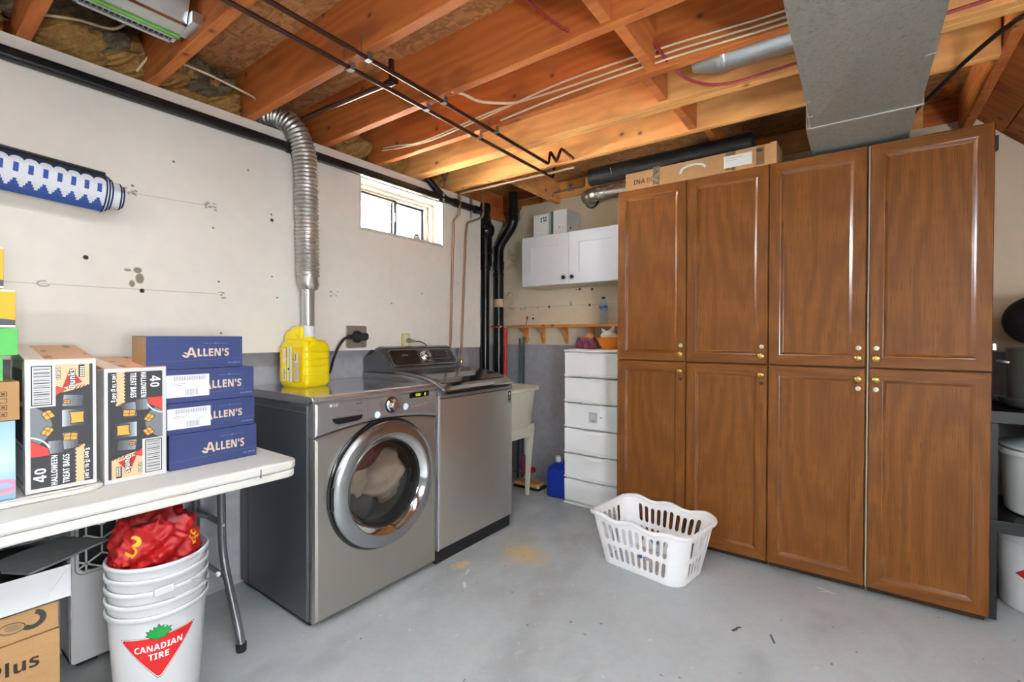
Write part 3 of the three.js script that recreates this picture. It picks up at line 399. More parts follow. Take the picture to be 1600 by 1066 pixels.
// ---------------------------------------------------------------- white drawer tower, onions, bowl
{
  const x0 = 0.597, x1 = 1.075, zf = 0.36, t = thing('drawer_tower', 'white plastic tower of six drawers between the laundry corner and the oak cabinets', 'drawers', [(x0 + x1) / 2, 0, 0.19]);
  const w = x1 - x0, z0 = -0.09, z1 = 0.17, H = 0.1845;
  part('side_panel', b2(-w / 2 + 0.004, -w / 2 + 0.012, 0.012, 1.115, z0, z1 - 0.02), M.plastic, t); part('side_panel', b2(w / 2 - 0.012, w / 2 - 0.004, 0.012, 1.115, z0, z1 - 0.02), M.plastic, t); part('back_panel', b2(-w / 2 + 0.012, w / 2 - 0.012, 0.012, 1.115, z0, z0 + 0.006), M.plastic, t);
  part('top_panel', [b2(-w / 2 - 0.002, w / 2 + 0.002, 1.108, 1.122, z0 - 0.002, z1 + 0.002, 0.005), b2(-w / 2 + 0.02, w / 2 - 0.02, 1.12, 1.126, z0 + 0.02, z1 - 0.02, 0.002)], M.plastic, t); part('base_frame', b2(-w / 2, w / 2, 0, 0.014, z0, z1, 0.004), M.plastic, t);
  for (let i = 0; i < 6; i++) {
    const y = 0.014 + i * H, d = new THREE.Group(); d.name = 'drawer'; d.position.set(0, y, 0); t.add(d);
    if (i) part('frame_rail', [b2(-w / 2, w / 2, y - 0.008, y + 0.006, z1 - 0.05, z1 - 0.004, 0.003), b2(-w / 2 + 0.002, w / 2 - 0.002, y - 0.002, y + 0.014, z1 - 0.05, z1 - 0.01, 0.003)], M.plastic, t);
    // bowed front, lower lip and a scooped grip
    const n = 18, front = (yy, push, cut) => { const l = []; for (let k = 0; k <= n; k++) { const s = k / n, x = lerp(-w / 2 + 0.004, w / 2 - 0.004, s), m = 0.5 - 0.5 * Math.cos(s * 6.2832), c = sst(0.3, 0.36, s) * sst(0.7, 0.64, s); l.push([x, yy - cut * c * 0.014 * Math.sin((s - 0.3) / 0.4 * Math.PI), z1 + push + 0.004 * m - 0.016 + 0.004 * c]); } for (let k = n; k >= 0; k--) l.push([lerp(-w / 2 + 0.004, w / 2 - 0.004, k / n), yy, z1 - 0.03]); return l; };
    const g = loft([front(0.008, 0.0, 0), front(0.012, 0.006, 0), front(0.14, 0.01, 0), front(0.158, 0.012, 1), front(0.165, 0.008, 1)].map((l) => l.slice().reverse()), true, true, 0.5); part('drawer_front', g, M.plastic, d);
    part('drawer_bin', [b2(-w / 2 + 0.016, w / 2 - 0.016, 0.01, 0.013, z0 + 0.01, z1 - 0.03), b2(-w / 2 + 0.016, -w / 2 + 0.019, 0.01, 0.13, z0 + 0.01, z1 - 0.03), b2(w / 2 - 0.019, w / 2 - 0.016, 0.01, 0.13, z0 + 0.01, z1 - 0.03)], M.plastic, d);
    part('grip_lip', bx(w * 0.33, 0.004, 0.012, 0, 0.17, z1 - 0.008, 0.0018), S({ color: 0xc9cac8, roughness: 0.5 }), d);
    if (i === 3) { part('label_sticker', sheetZ(-0.032, 0.03, 0.045, 0.115, z1 + 0.0035), print(256, 300, (g, w, h) => { g.fillStyle = '#aeb4ba'; g.fillRect(0, 0, w, h); g.fillStyle = '#e6e9ec'; for (let k = 0; k < 5; k++) g.fillRect(40, 40 + k * 36, 176 - (k % 2) * 50, 8); g.fillStyle = '#444a52'; g.fillRect(90, 246, 80, 18); }), d, 'grey information sticker'); part('red_mark', sheetZ(0.045, 0.07, 0.075, 0.092, z1 + 0.004), decal(128, 64, (g) => { g.fillStyle = '#cf4a44'; g.fillRect(4, 10, 120, 6); g.fillRect(16, 26, 96, 14); g.fillRect(40, 48, 50, 6); }), d); }
  }
}
{
  const yb = 1.1262, bag = thing('net_bag', 'purple mesh bag on the drawer tower, filled with onions', 'bag', [0.72, yb, 0.235]);
  const L = []; for (const [y, s] of [[0, 0.6], [0.006, 0.86], [0.03, 0.98], [0.055, 0.95], [0.075, 0.9], [0.083, 0.86]]) L.push(sq(y, 0.083 * s, 0.062 * s, 0, 0, 3, 44).map(([x, yy, z], k) => [x * (1 + 0.03 * Math.sin(k * 1.7)), yy + (y > 0.05 ? 0.006 * Math.sin(k * 0.9) : 0), z * (1 + 0.04 * Math.sin(k * 2.3))]));
  const mesh = ctex(512, 512, (g, w, h) => { g.clearRect(0, 0, w, h); g.strokeStyle = '#6a1f58'; g.lineWidth = 7; for (let i = -512; i < 1024; i += 32) { g.beginPath(); g.moveTo(i, 0); g.lineTo(i + 512, 512); g.moveTo(i + 512, 0); g.lineTo(i, 512); g.stroke(); } }, [6, 6]);
  part('netting', mUV(loft(L, true, false)), S({ map: mesh, transparent: true, alphaTest: 0.4, side: THREE.DoubleSide, roughness: 0.6 }), bag);
  const onion = lathe([[0, -0.025], [0.014, -0.024], [0.025, -0.012], [0.028, 0.002], [0.023, 0.016], [0.011, 0.025], [0.004, 0.033], [0, 0.034]], 20), om = S({ map: dtex(128, 64, (u, v) => mix3([176, 96, 66], [206, 128, 88], fbm(u * 40, v * 2, 3)), [1, 1]), roughness: 0.35 }), pale = S({ map: dtex(128, 64, (u, v) => mix3([214, 150, 92], [232, 176, 118], fbm(u * 40, v * 2, 3)), [1, 1]), roughness: 0.4 });
  const spots = [[-0.045, 0.029, 0.024, 0.3], [0.012, 0.029, 0.03, -0.4], [0.052, 0.029, 0.006, 0.5], [-0.012, 0.029, -0.03, 0.2], [-0.02, 0.07, 0.0, 0.6]];
  ['brown onion at the left front inside the purple net bag', 'brown onion at the middle front inside the purple net bag', 'brown onion at the right end inside the purple net bag', 'brown onion at the back inside the purple net bag', 'brown onion in the second layer of the purple net bag'].forEach((l, i) => { const o = single('onion', onion, om, l, 'onion', [0.72 + spots[i][0], yb + spots[i][1], 0.235 + spots[i][2]], 'onions in the net bag'); o.rotation.set(spots[i][3], i, spots[i][3]); });
  const top = single('onion', onion.clone().scale(1.15, 0.95, 1.15), pale, 'pale golden onion resting on top of the purple net bag', 'onion', [0.745, yb + 0.093, 0.245]); top.rotation.set(0.2, 0, 0.3);
  const bw = thing('bowl', 'bright orange bowl on the drawer tower, beside the net bag', 'bowl', [0.905, yb, 0.24]);
  part('bowl_shell', lathe([[0, 0], [0.05, 0], [0.055, 0.004], [0.078, 0.04], [0.1, 0.078], [0.103, 0.084], [0.1, 0.086], [0.097, 0.08], [0.072, 0.04], [0.048, 0.006], [0, 0.005]], 36), S({ color: 0xf08a1c, roughness: 0.4 }), bw);
  const gb = single('garlic_bag', [bump(new THREE.SphereGeometry(0.07, 24, 18).scale(1, 0.75, 0.9), 0.018, 22, 3), bump(new THREE.ConeGeometry(0.02, 0.05, 10, 4).rotateZ(0.7).translate(-0.05, 0.055, 0.01), 0.006, 60, 1), bump(new THREE.ConeGeometry(0.025, 0.05, 10, 4).rotateZ(-0.4).translate(0.02, 0.07, 0), 0.006, 60, 5)], S({ color: 0xece4d4, roughness: 0.5 }), 'crumpled white plastic bag lying in the orange bowl', 'bag', [0.905, yb + 0.078, 0.24]);
}
// ---------------------------------------------------------------- laundry sink and things on the floor behind the washer
{
  const t = thing('laundry_sink', 'cream plastic laundry sink on tapered legs, beyond the washers by the back wall', 'sink', [0.12, 0, 0.575]);
  const a = 0.255, b = 0.285, L = [];
  for (const [y, s, tt] of [[0.53, 0.78, 3], [0.535, 0.83, 4], [0.56, 0.86, 5], [0.805, 0.92, 6], [0.812, 1, 7], [0.835, 1, 7], [0.84, 0.985, 7], [0.84, 0.87, 6], [0.83, 0.85, 6], [0.57, 0.79, 5], [0.55, 0.7, 4]]) L.push(sq(y, a * s, b * s, 0, 0, tt, 48));
  part('basin', loft(L, true, true, 0.5), M.cream, t);
  part('apron', [b2(-a * 0.82, a * 0.82, 0.46, 0.55, b * 0.78, b * 0.8, 0.004), b2(-a * 0.82, a * 0.82, 0.46, 0.55, -b * 0.8, -b * 0.78, 0.004), b2(a * 0.8, a * 0.82, 0.46, 0.55, -b * 0.78, b * 0.78, 0.004), b2(-a * 0.82, -a * 0.8, 0.46, 0.55, -b * 0.78, b * 0.78, 0.004)], M.cream, t);
  for (const sx of [-1, 1]) for (const sz of [-1, 1]) { const q = (y, s) => [[-s, y, -s], [s, y, -s], [s, y, s], [-s, y, s]].map(([x, yy, z]) => [x + sx * (a * 0.8 - 0.02 - (0.5 - y) * 0.03), yy, z + sz * (b * 0.78 - 0.02 - (0.5 - y) * 0.02)]).reverse(); const lg = part('leg', loft([q(0, 0.011), q(0.3, 0.017), q(0.52, 0.027)], true, true, 0.4), M.cream, t); part('screw', new THREE.SphereGeometry(0.004, 8, 6).translate(sx * (a * 0.8 - 0.02) + sx * 0.026, 0.49, sz * (b * 0.78 - 0.02)), M.steelDark, lg); }
  part('faucet', [pipe([[-0.235, 0.84, 0], [-0.235, 0.9, 0], [-0.1, 0.9, 0], [-0.1, 0.87, 0]], 0.009), cyl(0.016, 0.014, 0.02, -0.235, 0.85, 0)], M.chrome, t);
  const j = thing('blue_jug', 'blue plastic jug with a white cap on the floor beside the drawer tower', 'jug', [0.498, 0, 0.25], 0.12);
  const LB = []; for (const [y, s, e] of [[0, 0.9, 5], [0.008, 1, 6], [0.19, 1, 6], [0.215, 0.94, 5], [0.235, 0.6, 3], [0.245, 0.34, 2], [0.262, 0.3, 2]]) LB.push(sq(y, 0.085 * s, 0.06 * s, s < 0.9 ? -0.012 : 0, 0, e, 36)); part('jug_body', loft(LB), S({ color: 0x0d2f9a, roughness: 0.4 }), j);
  part('jug_cap', lathe([[0, 0.302], [0.019, 0.301], [0.021, 0.296], [0.0225, 0.26], [0, 0.26]].reverse(), 20).translate(-0.012, 0, 0), M.white, j); part('jug_handle', tube([[0.03, 0.235, 0], [0.045, 0.275, 0], [0.075, 0.26, 0], [0.078, 0.2, 0]], 0.009, 20, 8), S({ color: 0x0d2f9a, roughness: 0.4 }), j);
  const bk = thing('round_lid', 'round black lid standing on edge behind the blue jug and drawer tower', 'lid', [0.6, 0.2, 0.06]); part('disc', lathe([[0, -0.01], [0.14, -0.01], [0.148, -0.004], [0.148, 0.006], [0.135, 0.01], [0, 0.012]], 40).rotateX(Math.PI / 2).translate(0, 0.152 - 0.2 + 0.15, 0), M.black, bk); part('stand', b2(-0.05, 0.05, -0.2, -0.04, -0.012, 0.012, 0.004), M.black, bk);
  const dp = thing('scrubbing_board', 'wooden scrubbing board with a black edge lying under the laundry sink', 'board', [0.2, 0, 0.215], 0.0); part('wood_face', mUV(b2(-0.11, 0.1, 0.02, 0.045, -0.06, 0.06, 0.004)), M.joistLit, dp); part('black_edge', b2(-0.115, 0.125, 0, 0.02, -0.065, 0.065, 0.004), M.black, dp); part('white_tip', b2(0.102, 0.122, 0.021, 0.04, 0.04, 0.06, 0.003), M.white, dp);
  const br = thing('scrub_brush', 'pink and red scrub brush tucked under the laundry sink beside the washer', 'brush', [0.17, 0.047, 0.2]); part('brush_head', blob(0.03, 0.09, 0.035, 0.012, 20, 2).translate(-0.02, 0.13, 0.03), S({ color: 0xb04a86, roughness: 0.6 }), br); part('red_bow', [blob(0.045, 0.022, 0.03, 0.014, 26, 9).translate(0.035, 0.09, 0.01), blob(0.03, 0.03, 0.03, 0.012, 26, 4).translate(0, 0.07, 0.02)], M.redPlastic, br); part('brush_handle', tube([[0.01, 0.085, 0.02], [0.018, 0.04, 0.02], [0.024, 0.0, 0.02]], 0.006, 10, 8), S({ color: 0xd07a94, roughness: 0.5 }), br);
}
// ---------------------------------------------------------------- drain stacks, copper lines and poles in the corner
{
  const s1 = thing('drain_stack', 'thick black drain stack rising in the corner, turning onto the left wall pipe', 'pipe', [-0.2, 0, 0.3]);
  part('stack_pipe', [cyl(0.036, 0.036, 1.95, 0, 0.975, 0, 24)], M.abs, s1); part('stack_elbow', [pipe([[0, 1.8, 0], [0, 2.13, 0], [0.1, 2.165, 0.14], [0.21, 2.165, 0.3]], 0.056, 0.09, 20), cyl(0.062, 0.062, 0.05, 0, 1.93, 0, 24), cyl(0.044, 0.044, 0.06, 0, 1.8, 0, 24)], M.abs, s1); part('cleanout_hub', [cyl(0.058, 0.058, 0.2, 0.06, 2.19, 0.1, 20), new THREE.SphereGeometry(0.075, 20, 14).translate(0.02, 2.1, 0.02)], M.abs, s1);
  const s2 = thing('vent_stack', 'black vent pipe with an offset branch, right of the thick drain stack', 'pipe', [-0.205, 0, 0.11]);
  part('vent_pipe', cyl(0.044, 0.044, 2.0, 0, 1.0, 0, 24), M.abs, s2); part('pipe_band', lathe([[0.0445, 1.47], [0.0465, 1.472], [0.0465, 1.537], [0.0445, 1.54]], 24), S({ color: 0xc9b095, roughness: 0.7 }), s2, 'tan tape band');
  part('coupling', [cyl(0.049, 0.049, 0.07, 0, 1.83, 0, 24), cyl(0.049, 0.049, 0.03, 0, 1.75, 0, 24)], M.abs, s2); part('branch', [pipe([[0, 1.88, 0], [0.0, 2.0, 0.0], [0.155, 2.17, 0], [0.155, 2.44, 0]], 0.042, 0.06, 18), cyl(0.048, 0.048, 0.06, 0.155, 2.28, 0, 24)], M.abs, s2);
  const W = thing('wall_drain_pipe', 'black drain pipe running along the top of the left wall over the window', 'pipe', [0.028, 2.16, 0]);
  part('pipe_run', pipe([[0, 0, RZ - 0.05], [0, 0, 0.62]], 0.024, 0.02, 16), M.abs, W); for (const z of [2.1, 1.05, 0.9, 0.68]) part('coupling', cylZ(0.029, 0.05, 0, 0, z, 18), M.abs, W);
  part('branch_pipe', pipe([[0.0, 0.0, 1.0], [0.0, 0.05, 1.1], [-0.02, 0.13, 1.19]], 0.023, 0.02, 12), M.abs, W); part('metal_strap', [b2(-0.028, 0.03, 0.025, 0.027, 1.045, 1.06), b2(0.026, 0.028, -0.03, 0.027, 1.045, 1.06)], M.galvBright, W);
  const c1 = thing('copper_line', 'left copper water line down the left wall, from the joist to the washer', 'pipe', [0, 0, 0]);
  part('copper_pipe', pipe([[0.95, 2.236, 0.865], [0.05, 2.228, 0.885], [0.05, 2.075, 0.89], [0.02, 2.035, 0.918], [0.012, 1.06, 0.945], [0.0125, 1.03, 0.947]].map(([x, y, z]) => [x, Math.min(y, 2.229), z]), 0.0085, 0.018, 10), M.copperPaint, c1); part('valve', [cyl(0.014, 0.014, 0.03, 0.0155, 1.035, 0.947, 12), bx(0.03, 0.006, 0.012, 0.03, 1.045, 0.947)], M.brass, c1);
  const c2 = thing('copper_line', 'right copper water line down the left wall, next to the thick drain stack', 'pipe', [0, 0, 0]);
  part('copper_pipe', pipe([[0.05, 2.34, 0.63], [0.05, 2.12, 0.63], [0.03, 2.095, 0.66], [0.02, 2.045, 0.775], [0.014, 1.95, 0.785], [0.012, 1.06, 0.83], [0.0125, 1.03, 0.832]], 0.0085, 0.018, 10), M.copperPaint, c2); part('brace', b2(0.03, 0.038, 2.08, 2.238, 0.735, 0.75, 0.002).rotateX(0), M.galvBright, c2); part('valve', [cyl(0.014, 0.014, 0.03, 0.0155, 1.035, 0.832, 12)], M.brass, c2);
  const fp = single('plastic_pole', pipe([[-0.13, 0.0, 0.11], [-0.13, 1.285, 0.11]], 0.017, 0.02, 14), M.redPlastic, 'red plastic pole standing upright in the corner under the pine shelf', 'pole', [0, 0, 0]);
  [[-0.02, 1.2, 'green pole standing in the corner, closer to the red pole'], [0.025, 1.215, 'green pole standing in the corner, farther from the red pole']].forEach(([x, h, l]) => single('plastic_pole', pipe([[x, 0, 0.07], [x, h, 0.05]], 0.009, 0.02, 10), M.greenPaint, l, 'pole', [0, 0, 0], 'green poles in the corner'));
}

// ---------------------------------------------------------------- front loading washer
const DX = 0.5455, DZ0 = 1.6, DZ1 = 2.296;
{
  const t = thing('front_load_washer', 'stainless front loading machine with a big round chrome door, yellow jug on top', 'washing machine', [0, 0, 0]);
  const cz = 1.942, cy = 0.534, circ = (r) => { const p = new THREE.Path(); p.absarc(-cz, cy, r, 0, Math.PI * 2, true); return p; };
  const face = rrect(-DZ1, 0.025, -DZ0, 0.93, 0.012); face.holes.push(circ(0.275)); part('cabinet_body', mUV(extX(face, -0.02, 0.5, 0.004, 40)), M.graphite, t, 'dark graphite side and body');
  part('rear_panel', b2(-0.1, -0.021, 0.025, 0.93, DZ0, DZ1, 0.006), M.graphite, t); part('side_crease', [b2(0.492, 0.4955, 0.03, 0.93, DZ1 - 0.001, DZ1 + 0.0012, 0.0008), b2(-0.09, 0.49, 0.897, 0.901, DZ1 - 0.001, DZ1 + 0.0012, 0.0008)], M.silverPaint, t);
  for (const x of [-0.05, 0.45]) for (const z of [DZ0 + 0.06, DZ1 - 0.06]) part('foot', cyl(0.02, 0.02, 0.03, x, 0.015, z, 14), M.rubber, t);
  part('plinth_gap', b2(-0.08, 0.5, 0.012, 0.026, DZ0 + 0.008, DZ1 - 0.008), M.black, t);
  part('top_panel', mUV(extZ(shp([[-0.1, 0.93], [0.515, 0.93], [0.535, 0.94], [0.537, 0.952], [0.53, 0.963], [0.515, 0.968], [-0.09, 0.968], [-0.1, 0.96]]), DZ0 + 0.002, DZ1 - 0.001, 0.004)), PH({ color: 0xbdbcbe, roughness: 0.13, metalness: 0.8 }), t);
  // lower front with rounded upright edges; the control panel above ends in a shallow arc
  const seam = (z) => 0.797 + 0.036 * Math.sin(cl((DZ1 - z) / (DZ1 - DZ0)) * Math.PI) ** 0.8; const low = [], N = 24; for (let i = 0; i <= N; i++) { const z = lerp(DZ1 - 0.003, DZ0 + 0.003, i / N); low.push([-z, seam(z) - 0.0025]); }
  const fs = shp([[-(DZ0 + 0.003), 0.03], ...low.slice().reverse(), [-(DZ1 - 0.003), 0.03]].reverse()); fs.holes.push(circ(0.268)); part('front_panel', mUV(extX(fs, 0.5, DX, 0.016, 60)), M.steel, t);
  const top = []; for (let i = 0; i <= N; i++) { const z = lerp(DZ1 - 0.001, DZ0 + 0.001, i / N); top.push([-z, seam(z)]); }
  const cp = part('control_panel', mUV(extX(shp([[-(DZ1 - 0.001), 0.945], ...top, [-(DZ0 + 0.001), 0.945]].reverse()), 0.498, DX + 0.006, 0.014, 20)), S({ color: 0xa9a8a8, roughness: 0.34, metalness: 0.75 }), t);
  const F = DX + 0.0065;
  part('soap_drawer', [extX((() => { const s = new THREE.Shape(); s.moveTo(-2.225, 0.874); s.lineTo(-2.064, 0.874); s.quadraticCurveTo(-2.052, 0.84, -2.1, 0.836); s.lineTo(-2.19, 0.834); s.quadraticCurveTo(-2.222, 0.836, -2.225, 0.874); return s; })(), F - 0.004, F + 0.004, 0.002)], S({ color: 0x9c9ca0, roughness: 0.3, metalness: 0.8 }), cp, 'soap drawer pull');
  part('drawer_recess', extX((() => { const s = new THREE.Shape(); s.moveTo(-2.219, 0.869); s.lineTo(-2.07, 0.869); s.quadraticCurveTo(-2.066, 0.85, -2.1, 0.846); s.lineTo(-2.185, 0.843); s.quadraticCurveTo(-2.214, 0.846, -2.219, 0.869); return s; })(), F + 0.0035, F + 0.0048), M.blackGloss, cp);
  part('panel_seam', [b2(F - 0.0015, F + 0.0006, 0.84, 0.944, 2.038, 2.0395)], M.silverPaint, cp);
  const k = part('dial', lathe([[0, 0.034], [0.018, 0.034], [0.0225, 0.031], [0.024, 0.012], [0.03, 0.01], [0.0335, 0.006], [0.034, 0]].reverse(), 40).rotateZ(-Math.PI / 2), M.chrome, cp); k.position.set(F - 0.001, 0.893, 1.903);
  part('dial_bezel', lathe([[0.034, 0], [0.035, 0.004], [0.038, 0.004], [0.039, 0]].reverse(), 40).rotateZ(-Math.PI / 2).translate(F - 0.001, 0.893, 1.903), M.black, cp);
  part('display', [b2(F - 0.002, F + 0.0012, 0.911, 0.938, 1.662, 1.795, 0.001)], M.blackGloss, cp);
  part('display_digits', sheetX(F + 0.0018, 0.913, 0.936, 1.79, 1.667), S({ map: ctex(512, 96, (g, w, h) => { g.fillStyle = '#0b0c0a'; g.fillRect(0, 0, w, h); g.fillStyle = '#c8c832'; g.font = 'bold 64px monospace'; g.fillText('1:', 150, 72); g.fillText('30', 200, 72); g.fillStyle = '#b8d818'; g.fillRect(395, 18, 26, 60); g.fillStyle = '#55591a'; for (let i = 0; i < 4; i++) g.fillRect(440 + i * 16, 30, 8, 36); }), emissive: 0xffffff, emissiveMap: ctex(256, 48, (g) => { g.fillStyle = '#000'; g.fillRect(0, 0, 256, 48); g.fillStyle = '#60601a'; g.fillRect(72, 8, 70, 30); g.fillRect(196, 8, 14, 30); }), emissiveIntensity: 0.6, roughness: 0.2 }), cp);
  part('panel_print', sheetX(F + 0.0003, 0.83, 0.945, 2.26, 1.61), decal(2048, 362, (g, w, h) => {
    g.clearRect(0, 0, w, h); g.fillStyle = '#e6e8ea'; g.beginPath(); g.arc(120, 62, 22, 0, 7); g.fill(); g.fillStyle = '#8a4a55'; g.fillRect(112, 54, 5, 16); g.fillRect(117, 66, 10, 4); g.fillStyle = '#dfe2e5'; g.font = 'bold 54px sans-serif'; g.fillText('LG', 158, 82);
    g.fillStyle = '#3c3d40'; for (let i = 0; i < 7; i++) { g.fillRect(505 + i * 14, 70, 9, 14); g.fillRect(520 + i * 13, 176, 8, 12); } g.font = '17px sans-serif'; g.fillStyle = '#4c4d50'; for (let i = 0; i < 5; i++) { g.fillRect(900, 92 + i * 32, 96, 6); g.fillRect(1256, 80 + i * 34, 70, 5); }
    for (const [x, c] of [[1490, '#f4f0ea'], [1580, '#f6efe6'], [1760, '#f08a70']]) { g.fillStyle = c; g.beginPath(); g.arc(x, 182, 7, 0, 7); g.fill(); }
    for (let i = 0; i < 8; i++) { g.fillStyle = '#e4e6e8'; g.fillRect(1500 + i * 46, 236 - i * 5, 18, 12); g.fillStyle = '#d0d2d4'; g.fillRect(1508 + i * 46, 250 - i * 5, 5, 22); }
    for (let i = 0; i < 5; i++) { g.fillStyle = '#c9cbcd'; g.beginPath(); g.arc(1900, 60 + i * 38, 10, 0, 7); g.fill(); } }), cp);
  for (const [y, z] of [[0.856, 1.985], [0.874, 1.817]]) part('push_button', [lathe([[0, 0.004], [0.012, 0.004], [0.0155, 0.0025], [0.016, 0]].reverse(), 24).rotateZ(-Math.PI / 2).translate(F, y, z)], S({ color: 0xd8e4f0, roughness: 0.25, emissive: 0x9fc4ff, emissiveIntensity: 0.04 }), cp);
  // door: dark gap ring, satin ring, polished inner bevel, glass, gasket
  const d = new THREE.Group(); d.name = 'door'; d.position.set(DX, cy, cz - 0.004); t.add(d); const rot = (p, n = 96) => lathe(p.slice().reverse(), n).rotateZ(-Math.PI / 2);
  part('gap_ring', rot([[0.24, 0.004], [0.292, 0.01], [0.301, 0.002], [0.304, -0.012], [0.24, -0.02]]), M.blackGloss, d);
  part('door_ring', rot([[0.2, 0.022], [0.208, 0.03], [0.226, 0.044], [0.231, 0.0465], [0.24, 0.047], [0.268, 0.041], [0.285, 0.031], [0.289, 0.022], [0.287, 0.004], [0.2, 0.004]]), M.satin, d);
  part('inner_bevel', rot([[0.2, 0.0225], [0.2085, 0.0325], [0.2265, 0.0455], [0.2275, 0.046], [0.224, 0.04], [0.2, 0.02]]), M.chrome, d);
  part('door_glass', rot([[0, 0.03], [0.1, 0.027], [0.16, 0.02], [0.197, 0.008], [0.2, 0.0]]), M.doorGlass, d); part('gasket', rot([[0.2, 0.021], [0.203, 0.022], [0.196, 0.012], [0.185, -0.01], [0.18, -0.05], [0.2, -0.05]]), M.rubber, d);
  const hn = part('door_handle_gap', b2(0.018, 0.03, -0.05, 0.05, 0.286, 0.292, 0.003), M.black, d);
  const dr = new THREE.Group(); dr.name = 'drum'; dr.position.set(0.42, cy, cz); t.add(dr); part('drum_shell', rot([[0.19, 0.075], [0.26, 0.06], [0.265, -0.1], [0.265, -0.38], [0.05, -0.39], [0, -0.37]], 48), S({ color: 0xc9c4bc, roughness: 0.4, metalness: 0.6, side: THREE.DoubleSide }), dr); part('drum_hub', rot([[0, -0.33], [0.05, -0.335], [0.07, -0.36], [0.075, -0.385]], 30), M.satin, dr);
  // the load seen through the glass
  const cloth = [[0.02, 0.11, 0.04, 0.1, 0.085, 0.14, 0x7a4a4c, 'maroon garment tumbling in the round door window, upper part', 1], [0.03, -0.02, -0.1, 0.11, 0.14, 0.11, 0xb9a99c, 'beige towel in the round door window, right of the dark garment', 2], [0.0, -0.11, 0.07, 0.09, 0.08, 0.12, 0x55565a, 'charcoal garment in the round door window, lower left part', 3], [0.0, 0.0, 0.06, 0.08, 0.11, 0.14, 0xc4b7a6, 'cream sheet in the round door window, between the other garments', 4]];
  for (const [x, y, z, a, b, c, col, l, sd] of cloth) single('garment', blob(a, b, c, 0.05, 11, sd * 7.1), S({ color: col, roughness: 0.95 }), l, 'laundry', [0.36 + x, cy + y, cz + z]);
}
